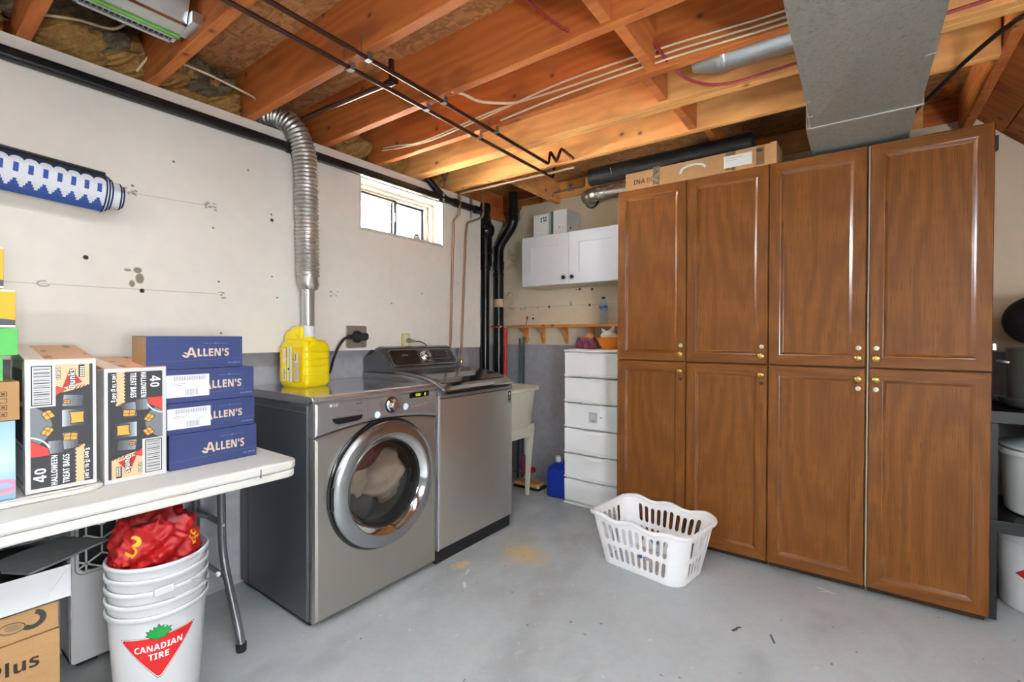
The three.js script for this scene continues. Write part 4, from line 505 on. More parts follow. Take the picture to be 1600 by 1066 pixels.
// ---------------------------------------------------------------- top loading washer
{
  const z0 = 0.924, z1 = 1.592, t = thing('top_load_washer', 'grey top loading washer with a raised console and glass lid, behind the front loader', 'washing machine', [0, 0, 0]);
  part('cabinet_body', mUV(b2(-0.1, 0.515, 0.03, 0.9, z0 + 0.002, z1 - 0.002, 0.008)), M.silverPaint, t); part('toe_kick', b2(-0.08, DX - 0.018, 0.0, 0.075, z0 + 0.006, z1 - 0.004, 0.003), M.black, t);
  part('front_panel', mUV(b2(0.5, DX, 0.078, 0.884, z0 + 0.004, z1 - 0.012, 0.006)), S({ color: 0xc6c3be, roughness: 0.3, metalness: 0.85, bumpMap: brushed, bumpScale: 0.0002 }), t); part('edge_trim', b2(0.505, DX + 0.003, 0.076, 0.9, z1 - 0.0115, z1 - 0.001, 0.003), S({ color: 0xc2c6c9, roughness: 0.35, metalness: 0.6 }), t); part('front_seam', b2(DX - 0.01, DX + 0.001, 0.884, 0.8865, z0 + 0.004, z1 - 0.012), M.black, t);
  const prof = [[-0.1, 0.886], [-0.1, 1.0], [0.1, 1.002], [0.24, 0.996], [0.36, 0.984], [0.46, 0.966], [0.515, 0.946], [0.538, 0.925], [DX + 0.002, 0.9], [DX + 0.002, 0.887]];
  part('top_cover', extZ(shp(prof.slice().reverse()), z0, z1, 0.012), S({ color: 0x98989b, roughness: 0.28, metalness: 0.75 }), t);
  const lid = new THREE.Group(); lid.name = 'lid'; t.add(lid); const up = (o) => [[0.165, 1.0], [0.24, 0.997], [0.36, 0.985], [0.46, 0.967], [0.52, 0.947], [0.556, 0.93]].map(([x, y]) => [x, y + o]);
  part('lid_frame', extZ(shp([...up(0.012), ...up(-0.004).reverse()].reverse()), z0 + 0.02, z1 - 0.02, 0.005), M.steelDark, lid); part('lid_glass', extZ(shp([...up(0.0155).slice(0, 5), ...up(0.011).slice(0, 5).reverse()].reverse()), z0 + 0.055, z1 - 0.055, 0.001), M.blackGloss, lid);
  part('lid_lip', extZ(shp([[0.505, 0.966], [0.55, 0.947], [0.572, 0.93], [0.57, 0.922], [0.55, 0.926], [0.52, 0.938]].reverse()), z0 + 0.03, z1 - 0.028, 0.004), M.chrome, lid); part('lip_shadow_gap', b2(DX, 0.56, 0.905, 0.921, z0 + 0.06, z1 - 0.05, 0.004), M.black, lid);
  const con = part('console', extZ(shp([[-0.1, 0.99], [-0.1, 1.085], [-0.02, 1.122], [0.02, 1.149], [0.045, 1.154], [0.07, 1.146], [0.165, 1.022], [0.18, 1.0]].reverse()), 1.0, z1 - 0.004, 0.014), S({ color: 0x77777b, roughness: 0.26, metalness: 0.75 }), t);
  // sloping fascia: local axes on the slope
  const sl = new THREE.Group(); sl.name = 'fascia'; sl.position.set(0.1225, 1.0855, 1.294); sl.rotation.set(0, Math.PI / 2, 0); t.add(sl); const tilt = Math.atan2(0.095, 0.124), tr = (g) => g.rotateX(-tilt);
  part('fascia_trim', tr(extX(rrect(-0.27, -0.062, 0.27, 0.06, 0.03), 0, 0.006, 0.002).rotateY(-Math.PI / 2).translate(0, 0, 0.0)), M.chrome, sl); part('fascia_panel', tr(ext(rrect(-0.264, -0.056, 0.264, 0.054, 0.026), 0.004, 0.001).translate(0, 0, 0.0035)), PH({ color: 0x3a3234, roughness: 0.16, metalness: 0.4, clearcoat: 0.8, clearcoatRoughness: 0.08 }), sl);
  part('fascia_print', tr(new THREE.PlaneGeometry(0.5, 0.1).translate(0, 0, 0.0082)), decal(1536, 274, (g, w, h) => { g.clearRect(0, 0, w, h); g.fillStyle = '#b8807a'; g.font = 'bold 34px sans-serif'; g.fillText('SAMSUNG', 210, 108); g.strokeStyle = '#a9adb2'; g.lineWidth = 4; g.strokeRect(620, 8, 330, 258); g.fillStyle = '#b6bac0'; for (let i = 0; i < 6; i++) { g.fillRect(650, 36 + i * 38, 66, 8); g.fillRect(860, 36 + i * 38, 66, 8); } g.fillStyle = '#15161a'; g.fillRect(1040, 60, 330, 90); g.fillStyle = '#9a9ea4'; for (let i = 0; i < 6; i++) g.fillRect(1000 + i * 64, 190, 40, 8); for (let i = 0; i < 4; i++) g.fillRect(1390, 50 + i * 46, 46, 8); }), sl);
  part('dial', tr(lathe([[0, 0.03], [0.02, 0.029], [0.027, 0.024], [0.029, 0.01], [0.036, 0.008], [0.04, 0.003], [0.041, 0]].reverse(), 36).rotateX(Math.PI / 2).translate(0.008, 0, 0.0075)), M.chrome, sl);
  part('energy_label', sheetX(DX + 0.0006, 0.797, 0.872, z0 + 0.05, z0 + 0.022), print(128, 320, (g, w, h) => { g.fillStyle = '#1d1f23'; g.fillRect(0, 0, w, h); g.fillStyle = '#e4e6e8'; g.beginPath(); g.arc(64, 80, 38, 0, 7); g.fill(); g.fillStyle = '#1d1f23'; g.beginPath(); g.arc(64, 80, 20, 0, 7); g.fill(); g.fillStyle = '#b8bcc0'; g.fillRect(30, 160, 68, 10); g.fillRect(30, 190, 68, 8); g.fillRect(20, 270, 88, 30); }), t, 'black and white round label');
}
// ---------------------------------------------------------------- yellow detergent jug on the front loader
{
  const t = thing('detergent_jug', 'big yellow plastic jug with white caps standing on the front loading machine', 'jug', [0.105, 0.9685, 2.075], 0.28);
  const a = 0.089, b = 0.084, L = []; const add = (y, s, e = 6, cx = 0) => L.push(sq(y, a * s, b * s, cx, 0, e, 48));
  add(0, 0.9, 5); add(0.004, 0.94); add(0.018, 1, 7); add(0.05, 1, 7);
  for (let i = 0; i < 4; i++) { const y = 0.062 + i * 0.035; add(y, 1, 7); add(y + 0.003, 0.975, 7); add(y + 0.006, 0.975, 7); add(y + 0.009, 1, 7); }
  add(0.195, 1, 7); add(0.212, 0.97, 5); add(0.224, 0.88, 4); add(0.232, 0.72, 3.4); add(0.236, 0.3, 3); part('jug_body', loft(L, true, true, 0.55), M.yellow, t);
  // handle hump with a finger hole, from the left edge to the neck
  const hs = new THREE.Shape(); hs.moveTo(-0.084, 0.19); hs.lineTo(-0.085, 0.235); hs.quadraticCurveTo(-0.084, 0.268, -0.05, 0.28); hs.lineTo(-0.03, 0.294); hs.lineTo(0.026, 0.296); hs.quadraticCurveTo(0.036, 0.292, 0.036, 0.275); hs.lineTo(0.036, 0.2); hs.closePath(); const hh = new THREE.Path(); hh.absellipse(0.0, 0.252, 0.026, 0.016, 0, Math.PI * 2, true, -0.5); hs.holes.push(hh);
  part('jug_handle', ext(hs, 0.064, 0.014, 20).translate(0, 0, -0.008), M.yellow, t);
  part('jug_neck', lathe([[0.03, 0.215], [0.028, 0.245], [0, 0.25]], 24).translate(0.05, 0, 0.028), M.yellow, t);
  const cap = [[0, 0.301], [0.023, 0.3], [0.0255, 0.296]]; for (let i = 0; i < 6; i++) cap.push([0.0262, 0.29 - i * 0.008], [0.0255, 0.286 - i * 0.008]); cap.push([0.0265, 0.243], [0, 0.243]); part('jug_cap', lathe(cap.reverse(), 28).translate(0.05, 0, 0.028), M.white, t, 'white screw cap'); part('vent_cap', lathe([[0, 0.303], [0.014, 0.302], [0.015, 0.29], [0, 0.29]].reverse(), 20).translate(-0.022, -0.003, 0.018), M.white, t);
  part('jug_label', new THREE.PlaneGeometry(0.138, 0.17).translate(-0.008, 0.11, b + 0.0012), print(512, 640, (g, w, h) => { g.fillStyle = '#e7bd10'; g.fillRect(0, 0, w, h); g.fillStyle = '#eee23c'; g.fillRect(40, 200, 150, 430); const V = (x, y0, y1, c, ww) => { g.fillStyle = c; g.fillRect(x, y0, ww, y1 - y0); }; V(60, 20, 300, '#dcd8c8', 70); V(176, 0, h, '#e8e4d0', 34); V(212, 0, h, '#3f5b49', 10); V(224, 0, h, '#e9e6da', 52); V(244, 40, 560, '#c9b25a', 8); V(150, 0, h, '#c06a30', 8); g.fillStyle = '#20222a'; g.beginPath(); g.arc(196, 400, 18, 0, 7); g.fill(); V(336, 110, 620, '#d9d6d2', 86); V(352, 120, 250, '#5a5a58', 20); V(346, 280, 600, '#b9b6c4', 66); g.save(); g.translate(112, 610); g.rotate(-Math.PI / 2); g.fillStyle = '#eef2f2'; g.fillRect(0, -46, 230, 60); g.fillStyle = '#1d5a86'; g.font = 'bold italic 54px sans-serif'; g.fillText('Sunlight', 4, 0); g.restore(); g.fillStyle = '#b8461e'; for (const [x, y] of [[20, 60], [24, 190], [300, 210], [316, 330]]) g.fillRect(x, y, 14, 24); }), t, 'printed wrap label with vertical text');
}
// ---------------------------------------------------------------- sockets, plugs and cords
{
  const t = thing('dryer_outlet', 'large square metal outlet plate on the left wall over the front loading machine', 'outlet', [0.001, 1.213, 1.71]);
  part('cover_plate', extX(rrect(-0.066, -0.063, 0.066, 0.063, 0.01), 0, 0.012, 0.002), S({ color: 0x9d9a90, roughness: 0.45, metalness: 0.6 }), t); for (const [y, z] of [[0.047, 0.04], [0.047, -0.04], [-0.047, 0.04], [-0.047, -0.04]]) part('screw', extX((() => { const s = new THREE.Shape(); s.absellipse(-z, y, 0.006, 0.009, 0, 6.2832); return s; })(), 0.0118, 0.0135), M.steelDark, t); part('socket_face', lathe([[0, 0.02], [0.034, 0.02], [0.036, 0.011], [0, 0.011]].reverse(), 28).rotateZ(-Math.PI / 2), M.black, t);
  const c = thing('power_cord', 'black power cord with a chunky plug in the square metal outlet', 'cord', [0, 0, 0]); part('plug', [extX(rrect(-0.035, -0.021, 0.052, 0.021, 0.014), 0, 0.034, 0.008).translate(0.0225, 1.214, 1.71), bx(0.026, 0.026, 0.05, 0.04, 1.212, 1.762, 0.01)], M.rubber, c);
  part('cord', tube([[0.04, 1.212, 1.78], [0.045, 1.2, 1.815], [0.05, 1.155, 1.855], [0.03, 1.09, 1.872], [0.0, 1.02, 1.875], [-0.06, 0.984, 1.875], [-0.11, 0.975, 1.875], [-0.11, 0.95, 1.875]], 0.0075, 50, 10), M.rubber, c);
  const o = thing('wall_socket', 'small ivory wall socket with a plug, on the left wall behind the washer console', 'outlet', [0.001, 1.186, 1.34]); part('cover_plate', extX(rrect(-0.036, -0.05, 0.036, 0.05, 0.006), 0, 0.007, 0.002), S({ color: 0xcdbf86, roughness: 0.5 }), o); for (const y of [0.022, -0.022]) part('socket_face', extX(rrect(-0.016, y - 0.014, 0.016, y + 0.014, 0.008), 0.0065, 0.0085), M.cream, o);
  const pl = thing('washer_plug', 'grey washer plug and thin cord in the ivory wall socket', 'plug', [0.0, 1.19, 1.3]); part('plug', [bx(0.03, 0.028, 0.03, 0.0245, 0, 0.03, 0.008), bx(0.02, 0.02, 0.03, 0.03, -0.004, 0.005, 0.006)], S({ color: 0x8e8a84, roughness: 0.6 }), pl); part('cord', tube([[0.03, -0.006, -0.005], [0.035, -0.01, -0.06], [0.03, -0.04, -0.12], [0.02, -0.1, -0.15]], 0.004, 20, 8), M.rubber, pl);
}
// ---------------------------------------------------------------- vent duct on the left wall
{
  const t = thing('vent_duct', 'ribbed silver foil vent duct rising up the left wall behind the yellow jug', 'duct', [0, 0, 0]);
  part('rigid_pipe', [pipe([[0.07, 1.5, 2.041], [0.07, 1.242, 2.041], [0.001, 1.242, 2.041]], 0.032, 0.04, 24)], M.galvBright, t, 'smooth straight lower pipe');
  part('tape_joint', bump(lathe([[0.034, 1.45], [0.045, 1.455], [0.052, 1.48], [0.05, 1.51], [0.053, 1.535], [0.05, 1.55]], 40), 0.007, 60, 4).translate(0.07, 0, 2.041), M.foil, t);
  const curve = new THREE.CatmullRomCurve3([[0.07, 1.52, 2.041], [0.072, 1.7, 2.046], [0.075, 1.9, 2.05], [0.078, 2.05, 2.055], [0.07, 2.17, 2.07], [0.045, 2.26, 2.105], [-0.01, 2.305, 2.15], [-0.07, 2.315, 2.2], [-0.15, 2.315, 2.23]].map((p) => V(...p))), n = 520, F = curve.computeFrenetFrames(n), loops = [];
  let N = V(1, 0, 0); for (let i = 0; i <= n; i++) { const p = curve.getPointAt(i / n), T = F.tangents[i]; N.sub(T.clone().multiplyScalar(N.dot(T))).normalize(); const B = T.clone().cross(N), r = 0.0545 + 0.0034 * Math.sin(i / n * 52 * 6.2832) + 0.0025 * (vn(i * 0.07, 3) - 0.5), l = []; for (let k = 0; k < 28; k++) { const a = -k / 28 * 6.2832; l.push(p.clone().addScaledVector(N, r * Math.cos(a)).addScaledVector(B, r * Math.sin(a)).toArray()); } loops.push(l); }
  part('flexible_hose', loft(loops, false, false, 1.2), M.foil, t);
}
// ---------------------------------------------------------------- overhead: ducts, register boot, pipes, cables
{
  const t = thing('main_duct', 'wide grey sheet metal duct hanging under the joists over the oak cabinets', 'duct', [0, 0, 0]);
  part('duct_section', [mUV(b2(2.155, 2.52, 2.13, 2.236, 0.925, 4.9, 0.003, 1)), mUV(b2(2.135, 2.508, 2.131, 2.236, 0.25, 0.921, 0.003, 1))], M.galv, t);
  part('slip_joint', [b2(2.14, 2.528, 2.1255, 2.2365, 0.915, 0.93, 0.002)], M.galvBright, t); for (const z of [1.05, 1.2]) part('drive_cleat', b2(2.15, 2.17, 2.1275, 2.2, z, z + 0.006, 0.002), M.galvBright, t); part('drive_cleat', b2(2.495, 2.525, 2.1275, 2.2, 1.33, 1.34, 0.002), M.galvBright, t);
  // cross-break: a shallow pyramid crease pressed into the underside
  const cb = new THREE.BufferGeometry(); const q = [[2.17, 2.1295, 0.95], [2.508, 2.1295, 0.95], [2.508, 2.1295, 2.15], [2.17, 2.1295, 2.15]], m = [2.34, 2.117, 1.55]; cb.setAttribute('position', new THREE.Float32BufferAttribute([0, 1, 2, 3].flatMap((i) => [...q[i], ...q[(i + 1) % 4], ...m]), 3)); cb.computeVertexNormals(); part('cross_break', mUV(cb), M.galv, t);
  const r = thing('branch_duct', 'round galvanized branch duct between the joists, left of the wide sheet metal duct', 'duct', [0, 0, 1.415]); part('duct_pipe', [lathe([[0.03, 0], [0.058, 0.09], [0.06, 0.1], [0.06, 0.36]], 28).rotateZ(-Math.PI / 2).translate(1.79, 2.3, 0)], M.galvBright, r); part('seam_band', lathe([[0.0605, 0], [0.063, 0.004], [0.063, 0.012], [0.0605, 0.016]], 28).rotateZ(-Math.PI / 2).translate(1.9, 2.3, 0), M.galvBright, r); part('hanger_wire', pipe([[1.95, 2.362, 0], [1.95, 2.474, 0]], 0.0015, 0.01, 6), M.black, r);
  const bt = thing('register_boot', 'galvanized register boot with green edging between joists at the upper left', 'vent', [0, 0, 0]);
  const zA = 2.72, zB = 2.985, ring = (x0, x1, y, za, zb) => [[x0, y, za], [x1, y, za], [x1, y, zb], [x0, y, zb]].reverse();
  part('boot_box', extZ(shp([[0.419, 2.258], [0.49, 2.262], [0.545, 2.4], [0.545, 2.474], [0.412, 2.474], [0.412, 2.258]]), zA, zB, 0.002), M.galvBright, bt); part('boot_fold', [extZ(shp([[0.486, 2.2605], [0.493, 2.2585], [0.4945, 2.2675], [0.49, 2.266]]), zA + 0.001, zB)], M.chrome, bt); part('green_gasket', [b2(0.405, 0.422, 2.2505, 2.258, zA - 0.004, zB + 0.004, 0.002)], S({ color: 0x6fae4a, roughness: 0.6 }), bt, 'green foam gasket');
  part('register_frame', [b2(0.36, 0.375, 2.25, 2.258, zA, zB, 0.002), b2(0.4, 0.41, 2.25, 2.258, zA, zB, 0.002), b2(0.36, 0.41, 2.25, 2.258, zA, zA + 0.012, 0.002), b2(0.36, 0.41, 2.25, 2.258, zB - 0.012, zB, 0.002)], M.galvBright, bt); for (let i = 0; i < 16; i++) part('louver', b2(0.374, 0.402, 2.251, 2.262, zA + 0.018 + i * 0.0148, zA + 0.021 + i * 0.0148), M.steelDark, bt); part('register_back', b2(0.36, 0.411, 2.265, 2.275, zA, zB), M.black, bt); part('nailing_tab', [b2(0.41, 0.535, 2.262, 2.3, zA - 0.029, zA - 0.0005, 0.001)], M.galvBright, bt);
  const pA = thing('heating_pipe', 'left of two dark copper pipes running under the joists toward the window corner', 'pipe', [0, 0, 0]); part('pipe_run', pipe([[0.82, 2.222, 4.4], [0.775, 2.222, 1.6], [0.765, 2.222, 0.8], [0.765, 2.33, 0.78]], 0.0085, 0.015, 10), M.copper, pA);
  const pB = thing('heating_pipe', 'right of two dark copper pipes running under the joists, ending in a zigzag', 'pipe', [0, 0, 0]); part('pipe_run', pipe([[0.92, 2.222, 4.4], [0.88, 2.222, 1.5], [0.868, 2.222, 1.02], [0.868, 2.3, 1.0], [0.91, 2.23, 1.0], [0.93, 2.31, 0.98], [1.0, 2.24, 0.96]], 0.0085, 0.015, 10), M.copper, pB);
  for (const [p, x] of [[pA, 0.79], [pB, 0.895]]) for (const z of [2.29, 1.905, 1.55]) part('pipe_hanger', [b2(x - 0.013, x + 0.013, 2.2105, 2.2125, z - 0.01, z + 0.01), b2(x - 0.014, x - 0.012, 2.2105, 2.3, z + 0.0195, z + 0.0215), b2(x + 0.011, x + 0.013, 2.2105, 2.239, z - 0.01, z + 0.01)], M.steelDark, p);
  const br = thing('branch_pipe', 'dark branch pipe in the joist bay, running from the vent hose to the heating pipes', 'pipe', [0, 0, 0]); part('pipe_run', pipe([[0.79, 2.25, 2.1], [0.3, 2.26, 2.12], [0.16, 2.262, 2.12]], 0.011, 0.02, 10), M.copper, br); part('tee', [cylX(0.016, 0.05, 0.79, 2.25, 2.1, 14), cyl(0.012, 0.012, 0.1, 0.79, 2.29, 2.1, 12)], M.copper, br);
  const cp = thing('rim_pipe', 'thin copper pipe with a valve along the back wall framing, left of the foil elbow', 'pipe', [0, 0, 0]); part('pipe_run', pipe([[-0.02, 2.44, 0.1], [-0.02, 2.37, 0.1], [0.3, 2.37, 0.1], [0.62, 2.375, 0.1], [0.62, 2.45, 0.1]], 0.007, 0.015, 8), M.copperPaint, cp); part('valve', [cylX(0.012, 0.05, 0.5, 2.372, 0.1, 12), cyl(0.004, 0.004, 0.03, 0.5, 2.395, 0.1, 8), bx(0.03, 0.006, 0.012, 0.5, 2.412, 0.1)], M.steelDark, cp);
  // cables stapled along the joists
  const cab = (pts, r, m, l, cat, grp) => single('cable', tube(pts, r, 60, 7), m, l, cat, [0, 0, 0], grp);
  const J = 1.5765; cab([[0.07, 2.305, J], [0.3, 2.272, J + 0.012], [0.5, 2.262, J + 0.01], [0.85, 2.285, J + 0.006], [1.3, 2.318, J + 0.006], [1.75, 2.31, J + 0.005], [2.2, 2.285, J + 0.005], [2.9, 2.285, J + 0.005]], 0.0045, M.cable, 'uppermost of three cream cables stapled side by side on a joist', 'cable');
  cab([[0.08, 2.318, J], [0.2, 2.3, J + 0.01], [0.45, 2.262, J + 0.026], [0.9, 2.3, J + 0.006], [1.3, 2.29, J + 0.006], [1.75, 2.285, J + 0.005], [2.2, 2.264, J + 0.005], [2.9, 2.262, J + 0.005]], 0.0045, M.cable, 'middle of three cream cables stapled side by side on a joist', 'cable');
  cab([[0.95, 2.245, J + 0.004], [1.3, 2.262, J + 0.006], [1.75, 2.262, J + 0.005], [2.2, 2.245, J + 0.005], [2.9, 2.245, J + 0.005]], 0.0045, M.cable, 'lowest of three cream cables stapled side by side on a joist', 'cable');
  cab([[0.95, 2.242, 1.92], [0.955, 2.255, 1.86], [0.97, 2.26, 1.75], [1.02, 2.29, 1.62], [1.04, 2.31, J - 0.01]], 0.0065, M.cable, 'short thick cream cable looping between two joists', 'cable');
  cab([[-0.1, 2.36, 2.67 - 0.03], [-0.05, 2.39, 2.6], [0.0, 2.375, 2.5], [0.06, 2.33, 2.34], [0.1, 2.3, 2.311]], 0.005, M.cable, 'cream cable sagging across the joist bay beside the foil vent hose', 'cable');
  cab([[0.02, 2.33, 3.02], [0.0, 2.38, 2.9], [0.0, 2.4, 2.8], [0.06, 2.43, 2.76], [0.1, 2.45, 2.74]], 0.005, M.cable, 'cream cable crossing the bay left of the green register boot', 'cable');
  cab([[-0.02, 2.28, 2.72], [0.0, 2.34, 2.69], [0.04, 2.36, 2.67]], 0.005, M.cable, 'short frayed cream cable end poking out of the insulation', 'cable');
  cab([[1.3, 2.47, 2.1], [1.345, 2.44, 2.0], [1.43, 2.35, 1.94], [1.515, 2.27, 1.926]], 0.005, M.redWire, 'pink red wire hanging between joists near the top edge', 'cable');
  cab([[1.62, 2.43, 1.75], [1.64, 2.41, 1.65], [1.69, 2.34, 1.6], [1.74, 2.255, J]], 0.006, M.redWire, 'pink red wire beside the blocking, right of the hanging one', 'cable');
  cab([[1.74, 2.3, 1.53], [1.77, 2.235, 1.47], [1.88, 2.228, 1.34], [2.1, 2.24, 1.309], [2.6, 2.262, 1.309], [3.2, 2.27, 1.309]], 0.006, M.redWire, 'dark red wire sagging under the round branch duct toward the wide duct', 'cable');
  cab([[2.518, 2.2, 0.66], [2.535, 2.205, 0.72], [2.58, 2.21, 0.85], [2.63, 2.222, 0.99], [2.7, 2.226, 1.16], [2.76, 2.23, 1.22], [2.95, 2.232, 1.24], [3.3, 2.232, 1.25]], 0.008, M.black, 'black cable slanting from the wide duct up to a joist at the upper right', 'cable');
  // black roll and foil elbow over the cabinets
  const ro = thing('tarp_roll', 'long black rolled sheet lying on the flat brown box above the oak cabinets', 'roll', [0, 0, 0]); const sp = []; for (let i = 0; i <= 90; i++) { const a = i / 90 * 6.2832 * 3, q = 0.058 - 0.004 * i / 30; sp.push([q * Math.cos(a), q * Math.sin(a)]); } const inn = sp.map(([x, y]) => { const l = Math.hypot(x, y); return [x * (l - 0.003) / l, y * (l - 0.003) / l]; }).reverse();
  part('rolled_sheet', extX(shp([...sp, ...inn]), 0, 0.985, 0, 3).translate(0.872, 2.2845, 0.49), M.black, ro); part('roll_core', cylX(0.044, 0.975, 1.3645, 2.2845, 0.49, 24), M.black, ro); part('tie_string', [pipe([[1.04, 2.3, 0.551], [1.05, 2.26, 0.547]], 0.002, 0.01, 6)], M.white, ro);
  const el = thing('foil_elbow', 'foil duct with an elbow entering the back wall above the white wall cabinet', 'duct', [0, 0, 0]); const Cv = new THREE.CatmullRomCurve3([[1.35, 2.275, 0.16], [1.0, 2.275, 0.16], [0.86, 2.277, 0.158], [0.74, 2.28, 0.152], [0.665, 2.283, 0.12], [0.64, 2.285, 0.06], [0.638, 2.285, 0.001]].map((p) => V(...p))), lp = []; let Nn = V(0, 1, 0); for (let i = 0; i <= 200; i++) { const p = Cv.getPointAt(i / 200), T = Cv.getTangentAt(i / 200); Nn.sub(T.clone().multiplyScalar(Nn.dot(T))).normalize(); const B = T.clone().cross(Nn), r2 = 0.05 + (i > 120 ? 0.0022 * Math.sin(i * 0.55) : 0.0012 * (vn(i * 0.4, 2) - 0.5)), l = []; for (let k = 0; k < 26; k++) { const a = -k / 26 * 6.2832; l.push(p.clone().addScaledVector(Nn, r2 * Math.cos(a)).addScaledVector(B, r2 * Math.sin(a)).toArray()); } lp.push(l); }
  part('duct_hose', loft(lp, false, false, 1.0), M.foil, el); part('tape_band', [bump(cylX(0.0525, 0.06, 0.93, 2.277, 0.159, 40), 0.003, 70, 2)], M.foil, el); part('wall_collar', lathe([[0.05, 0], [0.062, 0], [0.062, 0.004], [0.05, 0.006]].reverse(), 28).rotateX(Math.PI / 2).translate(0.638, 2.285, 0.001), M.rubber, el);
  // flat carton on the cabinets
  const bxl = thing('flat_carton', 'long flat brown carton with a white handle lying on the oak cabinets', 'carton', [1.572, CT + 0.001, 0.5], -0.02); const bw = 0.82, bh = 0.108, bd = 0.19;
  part('carton_body', mUV(b2(-bw / 2, bw / 2, 0, bh, -bd / 2, bd / 2, 0.002, 1)), M.kraft, bxl); part('end_flap', [mUV(b2(bw / 2 - 0.025, bw / 2 + 0.004, 0.002, bh + 0.004, -bd / 2, bd / 2 + 0.004, 0.001, 1))], M.kraft, bxl); part('torn_edge', [mUV(b2(-0.36, -0.1, -0.0005, 0.012, bd / 2, bd / 2 + 0.003)), mUV(b2(0.0, 0.2, -0.0005, 0.009, bd / 2, bd / 2 + 0.004))], M.kraft, bxl);
  part('handle', tube([[-0.075, 0.045, bd / 2], [-0.055, 0.068, bd / 2 + 0.012], [0, 0.078, bd / 2 + 0.016], [0.05, 0.07, bd / 2 + 0.012], [0.065, 0.055, bd / 2]], 0.0075, 24, 8), M.white, bxl, 'white carrying handle');
  part('front_print', sheetZ(-bw / 2 + 0.002, bw / 2 - 0.03, 0.003, bh - 0.002, bd / 2 + 0.0006), decal(2048, 270, (g, w, h) => { g.clearRect(0, 0, w, h); g.fillStyle = '#2e2620'; g.font = 'bold 104px sans-serif'; g.fillText('INA', 130, 190); g.font = '100px sans-serif'; g.fillText('BOX', 340, 190); g.fillStyle = 'rgba(130,92,56,.55)'; g.fillRect(1500, 0, 130, h); g.fillStyle = 'rgba(120,84,50,.5)'; g.fillRect(1890, 20, 100, 240); g.fillStyle = '#3a2f26'; g.beginPath(); g.ellipse(1930, 60, 42, 26, 0, 0, 7); g.fill(); }), bxl); part('address_label', sheetZ(0.16, 0.3, 0.022, 0.086, bd / 2 + 0.0012), print(256, 128, (g, w, h) => { g.fillStyle = '#d9dcdd'; g.fillRect(0, 0, w, h); g.fillStyle = '#b0b4b6'; g.fillRect(20, 24, 150, 8); g.fillRect(20, 48, 100, 6); }), bxl); part('foil_tape', bump(new THREE.PlaneGeometry(0.04, 0.11, 10, 24).translate(-0.215, 0.06, bd / 2 + 0.0035), 0.006, 60, 3), S({ color: 0xb9a890, roughness: 0.25, metalness: 0.6, side: THREE.DoubleSide }), bxl);
  const wt = single('lath_end', mUV(b2(0, 0.17, 0, 0.014, 0, 0.03, 0.003)), S({ color: 0xbdb4a4, roughness: 0.7 }), 'short grey lath nailed to the framing left of the black roll', 'lath', [0.7, 2.385, 0.022]);
}
